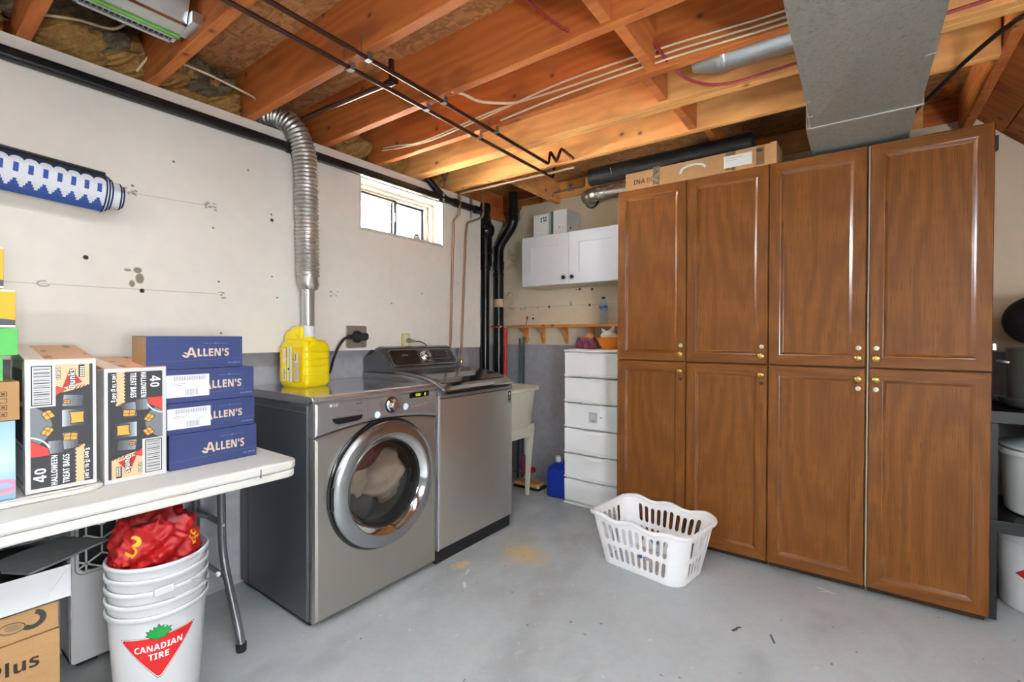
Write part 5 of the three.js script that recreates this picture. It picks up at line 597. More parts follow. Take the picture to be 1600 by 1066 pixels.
// ---------------------------------------------------------------- laundry basket
{
  const t = thing('laundry_basket', 'white plastic laundry basket with slotted sides on the floor by the oak cabinets', 'basket', [1.45, 0, 0.9], -0.15);
  const H = 0.262, A = [0.272, 0.196], B = [0.222, 0.148], th = 0.003, rc = 0.07, up = (s) => [lerp(B[0], A[0], s), lerp(B[1], A[1], s)];
  const wave = (u) => 0.01 * Math.cos(u * Math.PI * 4) ;
  // flat slotted side from corner to corner; side 0..3 = +z, +x, -z, -x
  const P = (side, u, s, o) => { const [a, b] = up(s), half = (side % 2 ? b : a) - rc, x = u * half, d = (side % 2 ? a : b) + o, y = 0.004 + s * (H + (s > 0.5 ? (side % 2 ? -0.004 : wave(u * 0.5)) * (s - 0.5) * 2 : 0)); return [[x, y, d], [d, y, -x], [-x, y, -d], [-d, y, x]][side]; };
  const wall = [];
  for (let side = 0; side < 4; side++) {
    const n = side % 2 ? 5 : 10, sh = new THREE.Shape(); const m = 12; sh.moveTo(-1, 0); for (let i = 1; i <= m; i++) sh.lineTo(-1 + 2 * i / m, 0); for (let i = 0; i <= m; i++) sh.lineTo(1 - 2 * i / m, 1);
    for (let k = 0; k < n; k++) { const u = -1 + (k + 0.5) * 2 / n, hw = 0.3 * 2 / n; for (const [s0, s1] of [[0.14, 0.44], [0.53, 0.87]]) { const p = new THREE.Path(), R = 0.055; const pts = []; for (let i = 0; i <= 8; i++) { const a = Math.PI * i / 8; pts.push([u + hw * Math.cos(a), s1 - R + R * Math.sin(a)]); } for (let i = 0; i <= 8; i++) { const a = Math.PI + Math.PI * i / 8; pts.push([u + hw * Math.cos(a), s0 + R + R * Math.sin(a)]); } p.setFromPoints(pts.map((q) => new THREE.Vector2(...q)).reverse()); sh.holes.push(p); } }
    const g = plain(new THREE.ExtrudeGeometry(sh, { depth: 1, bevelEnabled: false, curveSegments: 8 })), q = g.attributes.position; for (let i = 0; i < q.count; i++) { const p = P(side, q.getX(i), q.getY(i), q.getZ(i) * th); q.setXYZ(i, ...p); } g.computeVertexNormals(); wall.push(g);
  }
  for (let c = 0; c < 4; c++) { const loops = []; for (let i = 0; i <= 8; i++) { const s = i / 8, [a, b] = up(s), sx = [1, 1, -1, -1][c], sz = [1, -1, -1, 1][c], y = P(c === 0 || c === 2 ? c : (c === 1 ? 2 : 0), 1, s, 0)[1], l = []; for (const o of [0, th]) for (let k = 0; k <= 8; k++) { const kk = o ? 8 - k : k, an = kk / 8 * Math.PI / 2; l.push([sx * (a - rc + (rc + o) * Math.sin(an)), y, sz * (b - rc + (rc + o) * Math.cos(an))]); } loops.push(sx * sz > 0 ? l : l.reverse()); } wall.push(loft(loops, false, false, 0.6)); }
  part('basket_wall', wall, S({ color: 0xeeeef0, roughness: 0.4, side: THREE.DoubleSide }), t);
  part('basket_floor', [bx(2 * B[0] - 0.02, 0.004, 2 * B[1] - 0.02, 0, 0.004, 0, 0.0015), bx(2 * B[0] - 0.09, 0.004, 0.012, 0, 0.008, 0.06), bx(2 * B[0] - 0.09, 0.004, 0.012, 0, 0.008, -0.06)], M.white, t);
  // rolled rim
  const rp = []; const ord = [[0, 1], [1, 1], [2, 1], [3, 1]]; for (let side = 0; side < 4; side++) { const [a, b] = up(1); for (let i = 0; i <= 10; i++) { const u = -1 + 2 * i / 10, p = P(side, u, 1, 0.006); rp.push(p); } const sx = [1, 1, -1, -1][side], sz = [1, -1, -1, 1][side], e = P(side, 1, 1, 0)[1], f = P((side + 1) % 4, -1, 1, 0)[1]; for (let k = 1; k < 5; k++) { const an = k / 5 * Math.PI / 2, q = side % 2 ? Math.PI / 2 - an : an; rp.push([sx * (a - rc + (rc + 0.006) * Math.sin(side % 2 ? Math.PI / 2 - an : an)), lerp(e, f, k / 5), sz * (b - rc + (rc + 0.006) * Math.cos(side % 2 ? Math.PI / 2 - an : an))]); } }
  const rim = new THREE.TubeGeometry(new THREE.CatmullRomCurve3(rp.map((p) => V(...p)), true, 'catmullrom', 0.3), 180, 0.0115, 10, true); part('basket_rim', rim, S({ color: 0xeeeef0, roughness: 0.4 }), t);
  part('basket_label', new THREE.PlaneGeometry(0.085, 0.03).rotateX(-0.19).translate(0.055, 0.115, 0.1735), decal(256, 96, (g, w, h) => { g.fillStyle = '#3c4f8c'; g.beginPath(); g.moveTo(12, 80); g.lineTo(46, 10); g.lineTo(84, 30); g.lineTo(88, 80); g.fill(); g.fillStyle = '#a9a2b4'; g.fillRect(130, 20, 80, 60); g.fillStyle = '#7b6f8c'; for (let i = 0; i < 4; i++) g.fillRect(136 + i * 18, 28 + (i % 2) * 18, 10, 22); }), t);
}

// ---------------------------------------------------------------- folding table
const TT = 0.762;
{
  const t = thing('folding_table', 'white plastic folding table with grey tube legs, loaded with cartons along the left wall', 'table', [0, 0, 0]);
  const top = (x0, x1, z0, z1, r, y0, y1, b) => ext(rrect(x0, -z1, x1, -z0, r), y1 - y0, b, 10).rotateX(-Math.PI / 2).translate(0, y0, 0);
  part('table_top', [mUV(top(-0.11, 0.658, 2.418, 4.25, 0.045, 0.728, TT, 0.009)), mUV(top(-0.105, 0.655, 2.422, 4.246, 0.043, 0.7, 0.7275, 0.006))], M.tableTop, t); part('slot', bx(0.004, 0.03, 0.004, 0.657, 0.738, 2.56), M.legGrey, t);
  for (const z of [2.52, 4.12]) { part('leg', pipe([[0.24, 0.7, z], [0.252, 0.33, z], [0.41, 0.045, z], [0.418, 0.0, z]], 0.0155, 0.08, 14), M.legGrey, t); part('leg', pipe([[0.0, 0.7, z], [-0.012, 0.33, z], [-0.085, 0.045, z], [-0.09, 0.0, z]], 0.0155, 0.08, 14), M.legGrey, t); part('foot_cap', [cyl(0.018, 0.019, 0.03, 0.416, 0.015, z, 14)], M.rubber, t); part('foot_cap', [cyl(0.018, 0.019, 0.03, -0.089, 0.015, z, 14)], M.rubber, t); part('cross_bar', b2(-0.01, 0.25, 0.44, 0.468, z - 0.004, z + 0.004, 0.002), M.steelDark, t); part('cross_bar', b2(-0.02, 0.28, 0.235, 0.255, z - 0.004, z + 0.004, 0.002), M.steelDark, t); part('folding_brace', pipe([[0.12, 0.452, z], [0.12, 0.705, z + (z < 3 ? 0.5 : -0.5)]], 0.009, 0.02, 10), M.steelDark, t); part('rivet', [cylX(0.006, 0.006, 0.262, 0.45, z, 12)], M.nickel, t); }
}
// cartons: body with the print on its +x face, flaps and tape as parts
function carton(name, label, group, x0, x1, y0, y1, z0, z1, front, side, topM, turn = 0) {
  const cx = (x0 + x1) / 2, cz = (z0 + z1) / 2, w = x1 - x0, h = y1 - y0, d = z1 - z0, t = thing(name, label, 'carton', [cx, y0, cz], turn, group);
  part('carton_body', mUV(b2(-w / 2, w / 2 - 0.0012, 0, h - 0.0016, -d / 2, d / 2, 0.0016, 1)), side, t); part('printed_front', sheetX(w / 2, 0.001, h - 0.001, d / 2 - 0.001, -d / 2 + 0.001), front, t);
  part('top_flap', [bx(w - 0.002, 0.0014, d / 2 - 0.001, 0, h - 0.0009, -d / 4)], topM, t); part('top_flap', [bx(w - 0.002, 0.0014, d / 2 - 0.001, 0, h - 0.0007, d / 4)], topM, t); return t;
}
{
  // two Halloween cartons; the print reads from bottom to top on one and the other way on its neighbour
  const draw = (g, W, H) => {
    g.fillStyle = '#c9c9c8'; g.fillRect(0, 0, W, H); g.save(); g.translate(0, H); g.rotate(-Math.PI / 2); const w = H, h = W, m = 0.055 * w * 0.45;
    g.beginPath(); g.rect(w * 0.03, h * 0.065, w * 0.935, h * 0.885); g.clip(); g.fillStyle = '#38393c'; g.fillRect(0, 0, w, h);
    g.fillStyle = '#e2b78e'; g.beginPath(); g.moveTo(w * 0.74, h * 0.4); g.lineTo(w, h * 0.4); g.lineTo(w, h * 0.9); g.lineTo(w * 0.8, h * 0.9); g.quadraticCurveTo(w * 0.76, h * 0.7, w * 0.74, h * 0.4); g.fill();
    g.beginPath(); g.moveTo(w * 0.03, h * 0.69); for (let i = 0; i <= 20; i++) g.lineTo(w * (0.03 + 0.29 * i / 20), h * (0.68 + 0.025 * (i % 2))); g.lineTo(w * 0.33, h * 0.8); for (let i = 20; i >= 0; i--) g.lineTo(w * (0.03 + 0.29 * i / 20), h * (0.81 + 0.012 * (i % 3))); g.fill();
    // castle of grey stone with lit windows
    const gr = (x, y, ww, hh, r = 0) => { g.save(); g.translate(w * x, h * y); g.rotate(r); const q = g.createLinearGradient(0, 0, 0, h * hh); q.addColorStop(0, '#9aa0a6'); q.addColorStop(1, '#4a4d52'); g.fillStyle = q; g.fillRect(0, 0, w * ww, h * hh); g.strokeStyle = '#2a2b2e'; g.lineWidth = 3; g.strokeRect(0, 0, w * ww, h * hh); g.strokeStyle = 'rgba(40,42,46,.4)'; g.lineWidth = 2; for (let i = 1; i < 4; i++) { g.beginPath(); g.moveTo(0, h * hh * i / 4); g.lineTo(w * ww, h * hh * i / 4); g.stroke(); } g.restore(); };
    g.fillStyle = '#777c82'; g.beginPath(); g.moveTo(w * 0.34, h * 0.06); g.lineTo(w * 0.66, h * 0.06); g.quadraticCurveTo(w * 0.6, h * 0.34, w * 0.5, h * 0.36); g.quadraticCurveTo(w * 0.38, h * 0.34, w * 0.34, h * 0.06); g.fill(); gr(0.28, 0.3, 0.1, 0.22); gr(0.3, 0.52, 0.13, 0.22, -0.06); gr(0.64, 0.5, 0.09, 0.3, 0.1);
    g.fillStyle = '#d6443c'; g.strokeStyle = '#222'; g.lineWidth = 5; for (const P of [[[0.27, 0.06], [0.4, 0.06], [0.33, 0.3], [0.27, 0.33]], [[0.31, 0.74], [0.34, 0.84], [0.29, 0.6]], [[0.72, 0.4], [0.8, 0.4], [0.77, 0.56]]]) { g.beginPath(); P.forEach(([x, y], i) => (i ? g.lineTo(w * x, h * y) : g.moveTo(w * x, h * y))); g.closePath(); g.fill(); g.stroke(); }
    g.strokeStyle = '#d9d9dc'; g.lineWidth = 14; g.beginPath(); g.moveTo(w * 0.42, h * 0.07); g.quadraticCurveTo(w * 0.4, h * 0.25, w * 0.33, h * 0.32); g.stroke();
    const win = (x, y, ww, hh, r) => { g.save(); g.translate(w * x, h * y); g.rotate(r); g.fillStyle = '#eaa24c'; g.strokeStyle = '#2a2118'; g.lineWidth = 5; g.beginPath(); g.moveTo(-w * ww / 2, h * hh / 2); g.lineTo(-w * ww / 2, -h * hh / 2); g.lineTo(w * ww / 3, -h * hh / 2); g.quadraticCurveTo(w * ww / 2, 0, w * ww / 3, h * hh / 2); g.closePath(); g.fill(); g.stroke(); g.beginPath(); g.moveTo(-w * ww / 2, 0); g.lineTo(w * ww / 2, 0); g.moveTo(0, -h * hh / 2); g.lineTo(0, h * hh / 2); g.stroke(); g.restore(); };
    win(0.4, 0.62, 0.06, 0.2, 0.1); win(0.46, 0.3, 0.07, 0.13, 0.6); win(0.585, 0.3, 0.07, 0.14, -0.5); win(0.675, 0.57, 0.035, 0.09, 0.1);
    const bl = g.createLinearGradient(0, h * 0.48, 0, h * 0.9); bl.addColorStop(0, '#cfd6dc'); bl.addColorStop(0.4, '#5a5f68'); bl.addColorStop(1, '#2f3136'); g.fillStyle = bl; g.fillRect(w * 0.48, h * 0.5, w * 0.13, h * 0.4); g.fillStyle = '#eaa24c'; g.strokeStyle = '#2a2118'; g.lineWidth = 5; g.beginPath(); g.moveTo(w * 0.5, h * 0.62); g.quadraticCurveTo(w * 0.545, h * 0.64, w * 0.59, h * 0.6); g.lineTo(w * 0.585, h * 0.82); g.quadraticCurveTo(w * 0.545, h * 0.8, w * 0.5, h * 0.82); g.closePath(); g.fill(); g.stroke();
    const tx = (s, x, y, f, lw, c = '#f4f4f2', k = 1) => { g.save(); g.translate(w * x, h * y); g.scale(1, k); g.font = f; g.lineJoin = 'round'; if (lw) { g.strokeStyle = '#232323'; g.lineWidth = lw; g.strokeText(s, 0, 0); } g.fillStyle = c; g.fillText(s, 0, 0); g.restore(); };
    tx('4', 0.075, 0.275, 'bold 128px sans-serif', 10); tx('0', 0.135, 0.27, 'bold 110px sans-serif', 10); tx('HALLOWEEN', 0.035, 0.43, 'bold 50px sans-serif', 6, '#f4f4f2', 1.3); tx('TREAT BAGS', 0.04, 0.6, 'bold 50px sans-serif', 6, '#f4f4f2', 1.35); tx('(40 x 16 g) 640 g', 0.045, 0.885, 'bold 42px sans-serif', 12);
    g.fillStyle = '#23201e'; g.fillRect(w * 0.86, h * 0.74, w * 0.1, h * 0.09); g.fillStyle = '#e8e4dc'; for (let i = 0; i < 6; i++) { g.fillRect(w * 0.866 + i * 18, h * 0.762, 12, 14); g.fillRect(w * 0.866 + i * 18, h * 0.796, 12, 14); }
    g.fillStyle = '#b3332c'; g.beginPath(); g.moveTo(w * 0.78, h * 0.5); g.lineTo(w * 0.93, h * 0.62); g.lineTo(w * 0.82, h * 0.8); g.closePath(); g.fill(); tx('Dunks', 0.77, 0.69, 'bold 68px sans-serif', 10); g.strokeStyle = '#3a211a'; g.lineWidth = 6; for (let i = 0; i < 4; i++) { g.beginPath(); g.moveTo(w * 0.75, h * (0.66 + i * 0.05)); g.lineTo(w * 0.8, h * (0.74 + i * 0.045)); g.stroke(); }
    tx('113471', 0.845, 0.475, 'bold italic 38px sans-serif', 8, '#f2e6d8'); g.restore();
    // bar code panel
    g.fillStyle = '#cfcfce'; g.fillRect(W * 0.055, H * 0.03, W * 0.355, H * 0.325); g.strokeStyle = '#28292b'; g.lineWidth = 9; g.strokeRect(W * 0.085, H * 0.045, W * 0.27, H * 0.295); g.fillStyle = '#28292b'; g.font = '14px monospace'; let y = H * 0.06, k = 0; while (y < H * 0.33) { const q = [3, 7, 2, 9, 4, 3, 8, 2][k++ % 8]; g.fillRect(W * 0.11, y, W * 0.22, q); y += q + [10, 6, 14, 8, 5][k % 5]; }
  };
  const mat = print(512, 1280, draw), top = print(256, 256, (g, w, h) => { g.fillStyle = '#ddd8d0'; g.fillRect(0, 0, w, h); g.fillStyle = '#d7a67c'; g.fillRect(10, 20, 236, 90); g.fillStyle = '#b84a3e'; g.beginPath(); g.moveTo(20, 110); g.lineTo(230, 70); g.lineTo(190, 180); g.fill(); g.fillStyle = '#3a3a3c'; g.fillRect(10, 180, 236, 60); }), sd = print(256, 512, (g, w, h) => { g.fillStyle = '#dcdad6'; g.fillRect(0, 0, w, h); g.fillStyle = '#2f2f31'; g.fillRect(30, 180, 200, 150); g.fillStyle = '#6a6a62'; g.fillRect(30, 30, 200, 130); g.strokeStyle = '#2a2a2a'; g.lineWidth = 5; g.strokeRect(40, 350, 180, 140); });
  const raisedM = print(256, 256, (g, w, h) => { g.fillStyle = '#d9a883'; g.fillRect(0, 0, w, h); g.fillStyle = '#b0473a'; g.fillRect(0, 60, w, 90); g.fillStyle = '#a8745c'; for (let i = 0; i < 9; i++) g.fillRect(rr(0, 230), rr(0, 240), rr(10, 50), rr(4, 14)); g.fillStyle = '#e4d6c8'; g.fillRect(0, 200, w, 30); }); raisedM.map.repeat.set(3, 3);
  const side = S({ color: 0xc8c6c3, roughness: 0.6 }), gr = 'treat cartons on the folding table';
  const lid = thing('shallow_tray', 'flat cream plastic tray lying upside down under the left treat carton', 'tray', [0.33, TT + 0.001, 3.16]); part('lid_plate', ext(rrect(-0.185, -0.23, 0.2, 0.215, 0.05), 0.013, 0.004).rotateX(-Math.PI / 2), M.tableTop, lid); part('lid_rim', (() => { const s = rrect(-0.165, -0.21, 0.18, 0.195, 0.04); s.holes.push(rrect(-0.155, -0.2, 0.17, 0.185, 0.035, THREE.Path)); return ext(s, 0.002).rotateX(-Math.PI / 2).translate(0, 0.0128, 0); })(), M.tableTop, lid);
  const h1 = carton('treat_carton', 'Halloween carton with upright bar code at its top, left one of the printed pair', gr, 0.2, 0.492, 0.7785, 1.149, 2.957, 3.107, mat, side, top, -0.03); part('printed_side', new THREE.PlaneGeometry(0.28, 0.36).translate(0, 0.185, 0.0752), sd, h1);
  const raise = (t, w, h, d, up) => part('raised_flap', mUV(loft([[[-w / 2, h, -d / 2], [w / 2, h, -d / 2], [w / 2, h, d / 2], [-w / 2, h, d / 2]].reverse(), [[-w / 2, h + up, -d / 2], [w / 2, h + 0.001, -d / 2], [w / 2, h + 0.001, d / 2], [-w / 2, h + up, d / 2]].reverse()], true, true, 0.2)), raisedM, t);
  raise(h1, 0.29, 0.3705, 0.149, 0.036);
  const h2 = carton('treat_carton', 'Halloween carton printed upside down with bar code at its foot, right one of the pair', gr, 0.2, 0.49, TT + 0.0005, 1.116, 2.786, 2.946, mat, side, top, 0.02); raise(h2, 0.288, 0.3535, 0.159, 0.026); h2.children[1].geometry = h2.children[1].geometry.clone(); { const uv = h2.children[1].geometry.attributes.uv; for (let i = 0; i < uv.count; i++) uv.setXY(i, 1 - uv.getX(i), 1 - uv.getY(i)); }
}
{
  // four shallow blue juice cartons
  const bl = '#333f70', mk = (lab) => print(1024, 410, (g, w, h) => {
    g.fillStyle = bl; g.fillRect(0, 0, w, h); for (let i = 0; i < 200; i++) { g.fillStyle = `rgba(${rnd() < 0.5 ? '90,104,160' : '40,50,96'},.12)`; g.fillRect(rr(0, w), rr(0, h), rr(10, 120), rr(2, 10)); }
    g.strokeStyle = '#8f97b8'; g.lineWidth = 3; g.beginPath(); g.moveTo(w * 0.56, h * 0.22); g.lineTo(w * 0.84, h * 0.22); g.stroke(); g.fillStyle = '#b9bccb'; g.fillRect(w * 0.69, h * 0.2, 12, 9);
    g.fillStyle = '#cdb79c'; g.font = 'bold 176px sans-serif'; g.fillText('A', w * 0.38, h * 0.66, 116); g.font = 'bold 138px sans-serif'; g.lineWidth = 4; g.strokeStyle = '#cdb79c'; g.fillText("LLEN'S", w * 0.492, h * 0.63, w * 0.355); g.strokeText("LLEN'S", w * 0.492, h * 0.63, w * 0.355); g.beginPath(); g.ellipse(w * 0.37, h * 0.62, 32, 13, 0.5, 0, 7); g.fill(); g.beginPath(); g.ellipse(w * 0.385, h * 0.53, 30, 10, 0.5, 0, 7); g.fill();
    g.fillStyle = '#a9b0c8'; g.font = '30px sans-serif'; g.fillText('24 x 200 mL', w * 0.83, h * 0.88, w * 0.15); g.strokeStyle = 'rgba(190,196,220,.5)'; g.lineWidth = 2; g.beginPath(); g.moveTo(0, h * 0.78); g.lineTo(w, h * 0.72); g.stroke();
    if (lab) { g.fillStyle = '#e2e5e9'; g.fillRect(0, h * 0.16, w * 0.465, h * 0.68); g.fillStyle = '#55585e'; for (let i = 0; i < 40; i++) g.fillRect(w * 0.08 + i * 9, h * 0.2, [2, 5, 3][i % 3], h * 0.13); for (let i = 0; i < 18; i++) g.fillRect(w * 0.2 + i * 8, h * 0.6, [2, 4][i % 2], h * 0.2); g.font = '22px sans-serif'; g.fillText(lab, w * 0.3, h * 0.56); g.fillRect(w * 0.06, h * 0.42, 150, 5); g.fillRect(w * 0.06, h * 0.47, 120, 5); }
  });
  const plainM = mk(null), side = S({ color: 0x333f70, roughness: 0.5 }), gr = 'blue juice cartons', tops = S({ color: 0x3a4678, roughness: 0.45 });
  let y = TT + 0.0005; const lay = [[2.488, 0.475, 0.12, plainM, 'bottom'], [2.496, 0.476, 0.105, mk('2026 05 11'), 'second from the bottom'], [2.499, 0.478, 0.113, mk('2026 05 27'), 'third from the bottom'], [2.536, 0.47, 0.112, plainM, 'top']];
  const L = ['blue juice carton at the bottom of its stack on the folding table', 'blue juice carton with a white label, second from the bottom of its stack', 'blue juice carton with a white label, directly under the shrink wrapped top one', 'shrink wrapped blue juice carton with a bare brown end, topmost of its stack'];
  lay.forEach(([z, x, h, m], i) => { const t = carton('juice_carton', L[i], gr, x - 0.125, x, y, y + h, z, z + (i === 3 ? 0.3 : 0.284), m, i === 3 ? M.kraft : side, tops, [0, 0.015, -0.01, 0.02][i]); part('shrink_film', (() => { const g = new THREE.BoxGeometry(0.128, h - 0.002, i === 3 ? 0.303 : 0.285, 4, 6, 16).translate(0, h / 2, 0); return bump(g, 0.0018, 30, i * 3); })(), PH({ color: 0xffffff, roughness: 0.12, transmission: 1, thickness: 0, ior: 1.25, transparent: true, opacity: i === 3 ? 0.55 : 0.25 }), t); y += h + 0.0012; });
}
{
  // pile at the picture's left edge
  const A = (n, l, x0, x1, y0, y1, z0, m, s, tp) => carton(n, l, null, x0, x1, y0, y1, z0, z0 + 0.26, m, s, tp ?? s);
  const blue = print(512, 512, (g, w, h) => { const q = g.createLinearGradient(0, 0, 0, h); q.addColorStop(0, '#8fb4cc'); q.addColorStop(0.5, '#b9d0dc'); q.addColorStop(1, '#7fa6c4'); g.fillStyle = q; g.fillRect(0, 0, w, h); for (const [x, y] of [[470, 420], [380, 470]]) { g.strokeStyle = '#e08ab0'; g.lineWidth = 26; g.beginPath(); g.ellipse(x, y, 46, 30, 0.2, 0, 7); g.stroke(); g.strokeStyle = '#d8a46a'; g.lineWidth = 8; g.beginPath(); g.ellipse(x, y + 8, 62, 44, 0.2, 0, 3.2); g.stroke(); } });
  A('snack_carton', 'pale blue carton printed with pink iced rings, lowest of the leftmost pile', 0.22, 0.5, 0.7785, 0.989, 3.13, blue, S({ color: 0x9dbccf, roughness: 0.5 }));
  A('brown_carton', 'brown carton with small printed tick boxes, on the pale blue carton', 0.22, 0.502, 0.9905, 1.094, 3.122, print(512, 200, (g, w, h) => { g.fillStyle = '#a87f4e'; g.fillRect(0, 0, w, h); g.strokeStyle = '#4a3620'; g.lineWidth = 3; for (let i = 0; i < 4; i++) { g.strokeRect(440, 50 + i * 36, 26, 22); g.fillStyle = '#4a3620'; if (i !== 1) g.fillRect(446, 56 + i * 36, 14, 10); } g.fillRect(380, 60, 40, 5); }), M.kraft);
  const gm = S({ color: 0x4fb14f, roughness: 0.5 }); A('green_carton', 'bright green carton resting on the brown carton', 0.22, 0.5, 1.0955, 1.163, 3.152, gm, gm); A('green_carton', 'bright green carton under the yellow boxes', 0.22, 0.5, 1.1645, 1.237, 3.124, gm, S({ color: 0x5cbb58, roughness: 0.5 }));
  const ym = (num) => print(400, 400, (g, w, h) => { g.fillStyle = '#e6a624'; g.fillRect(0, 0, w, h); g.fillStyle = '#ece2d0'; g.fillRect(0, 0, w, 18); g.fillRect(0, h - 22, w, 22); if (num) { g.fillStyle = '#ecd94a'; g.fillRect(0, 22, 330, 130); g.fillStyle = '#242424'; g.font = 'bold 22px sans-serif'; g.fillText('COUNT', 210, 56); g.font = 'bold 70px sans-serif'; g.fillText(num, 200, 138); g.fillStyle = '#d2424c'; g.fillRect(0, 152, 322, 140); g.fillStyle = '#5e1a22'; g.beginPath(); g.ellipse(270, 200, 40, 9, -0.2, 0, 7); g.fill(); } g.fillStyle = '#474a52'; g.beginPath(); g.moveTo(0, 280); g.quadraticCurveTo(220, 270, w, 320); g.lineTo(w, h - 22); g.lineTo(0, h - 22); g.fill(); });
  A('yellow_carton', 'yellow and red carton showing a number two, on the green carton', 0.3, 0.5, 1.2385, 1.34, 3.128, ym('12'), S({ color: 0xe0a830, roughness: 0.5 })); A('yellow_carton', 'plain yellow carton with a grey foot, top of the pile at the left edge', 0.3, 0.5, 1.3415, 1.452, 3.149, ym(''), S({ color: 0xe0a830, roughness: 0.5 }));
}
// ---------------------------------------------------------------- under the table
{
  const low = carton('brown_box', 'lower big brown box marked Plus on the floor under the table', null, 0.1, 0.5, 0, 0.386, 3.046, 3.5, M.kraft, M.kraft, M.kraft); part('lettering', sheetX(0.2008, 0.25, 0.37, -0.01, -0.225), decal(512, 286, (g, w, h) => { g.clearRect(0, 0, w, h); g.fillStyle = '#2e2418'; g.font = 'bold 120px sans-serif'; g.fillText('Plus', 180, 160); }), low);
  const up = carton('brown_box', 'upper brown box printed with a dark horseshoe shaped cushion, under the white tray', null, 0.1, 0.498, 0.388, 0.465, 3.048, 3.5, M.kraft, M.kraft, M.kraft); part('printed_picture', sheetX(0.2002, 0.004, 0.072, -0.08, -0.225), decal(512, 256, (g, w, h) => { g.clearRect(0, 0, w, h); g.strokeStyle = '#3a3430'; g.lineWidth = 46; g.beginPath(); g.arc(330, 96, 74, -1.3, 2.4); g.stroke(); g.lineWidth = 8; g.strokeStyle = '#4a3f34'; g.beginPath(); g.ellipse(190, 120, 90, 52, 0.2, 0, 7); g.stroke(); g.fillStyle = '#8a7350'; g.beginPath(); g.ellipse(200, 116, 60, 30, 0.2, 0, 7); g.fill(); }), up);
  const tr = thing('white_tray', 'shallow white cardboard tray full of flat packets, on the brown boxes under the table', 'tray', [0.33, 0.466, 3.23]); const w = 0.175, d = 0.207;
  for (const [n, g] of [['tray_side', b2(w - 0.003, w, 0, 0.094, -d, d)], ['tray_side', b2(-w, -w + 0.003, 0, 0.094, -d, d)], ['tray_side', b2(-w + 0.003, w - 0.003, 0, 0.094, -d, -d + 0.003)], ['tray_side', b2(-w + 0.003, w - 0.003, 0, 0.094, d - 0.003, d)], ['tray_base', b2(-w, w, 0, 0.003, -d, d)]]) part(n, g, M.white, tr); part('corner_fold', (() => { const g = extX(shp([[d - 0.003, 0.002], [d - 0.003, 0.093], [d - 0.05, 0.02]]), w, w + 0.0015); return g; })(), M.white, tr);
  for (const [x, y, z, c, b2_, l, lw, dd, ry, kind] of [[0.33, 0.52, 3.22, 0x1c1d20, 0, 'black flat packet filling the white tray, below the grey one', 0.3, 0.36, 0, 'packet'], [0.39, 0.568, 3.055, 0x7c8082, 0, 'grey flat packet sticking out of the white tray toward the buckets', 0.17, 0.22, 0.5, 'packet'], [0.37, 0.57, 3.28, 0x25181c, 1, 'dark flat packet with red lettering, at the front of the white tray', 0.2, 0.22, 0.2, 'packet']]) {
    const t = thing('flat_packet', l, kind, [x, y, z], ry); const g = bx(lw, 0.012, dd, 0, 0, 0, 0.005, 3); part('packet_body', mUV(bump(new THREE.BoxGeometry(lw, b2_ || y > 0.55 ? 0.006 : 0.05, dd, 16, 1, 16), 0.004, 18, x * 9 + z)), S({ color: c, roughness: 0.45 }), t);
    if (b2_) part('packet_print', new THREE.PlaneGeometry(lw * 0.85, dd * 0.8).rotateX(-Math.PI / 2).rotateY(Math.PI / 2).translate(0, 0.0075, 0), decal(256, 256, (g, w, h) => { g.clearRect(0, 0, w, h); g.fillStyle = '#9c3a40'; for (let i = 0; i < 6; i++) for (let k = 0; k < 5; k++) g.fillRect(14 + k * 48, 30 + i * 32, 34, 12); }), t); }
  const bf = thing('blue_folder', 'dark blue folder at the back of the white tray under the table', 'folder', [0.2, 0.585, 3.24], 0.1); part('folder_cover', [bx(0.12, 0.03, 0.34, 0, 0, 0, 0.004)], S({ color: 0x18275e, roughness: 0.5 }), bf); part('folder_pages', bx(0.11, 0.022, 0.336, 0.006, 0, 0), M.white, bf);
}
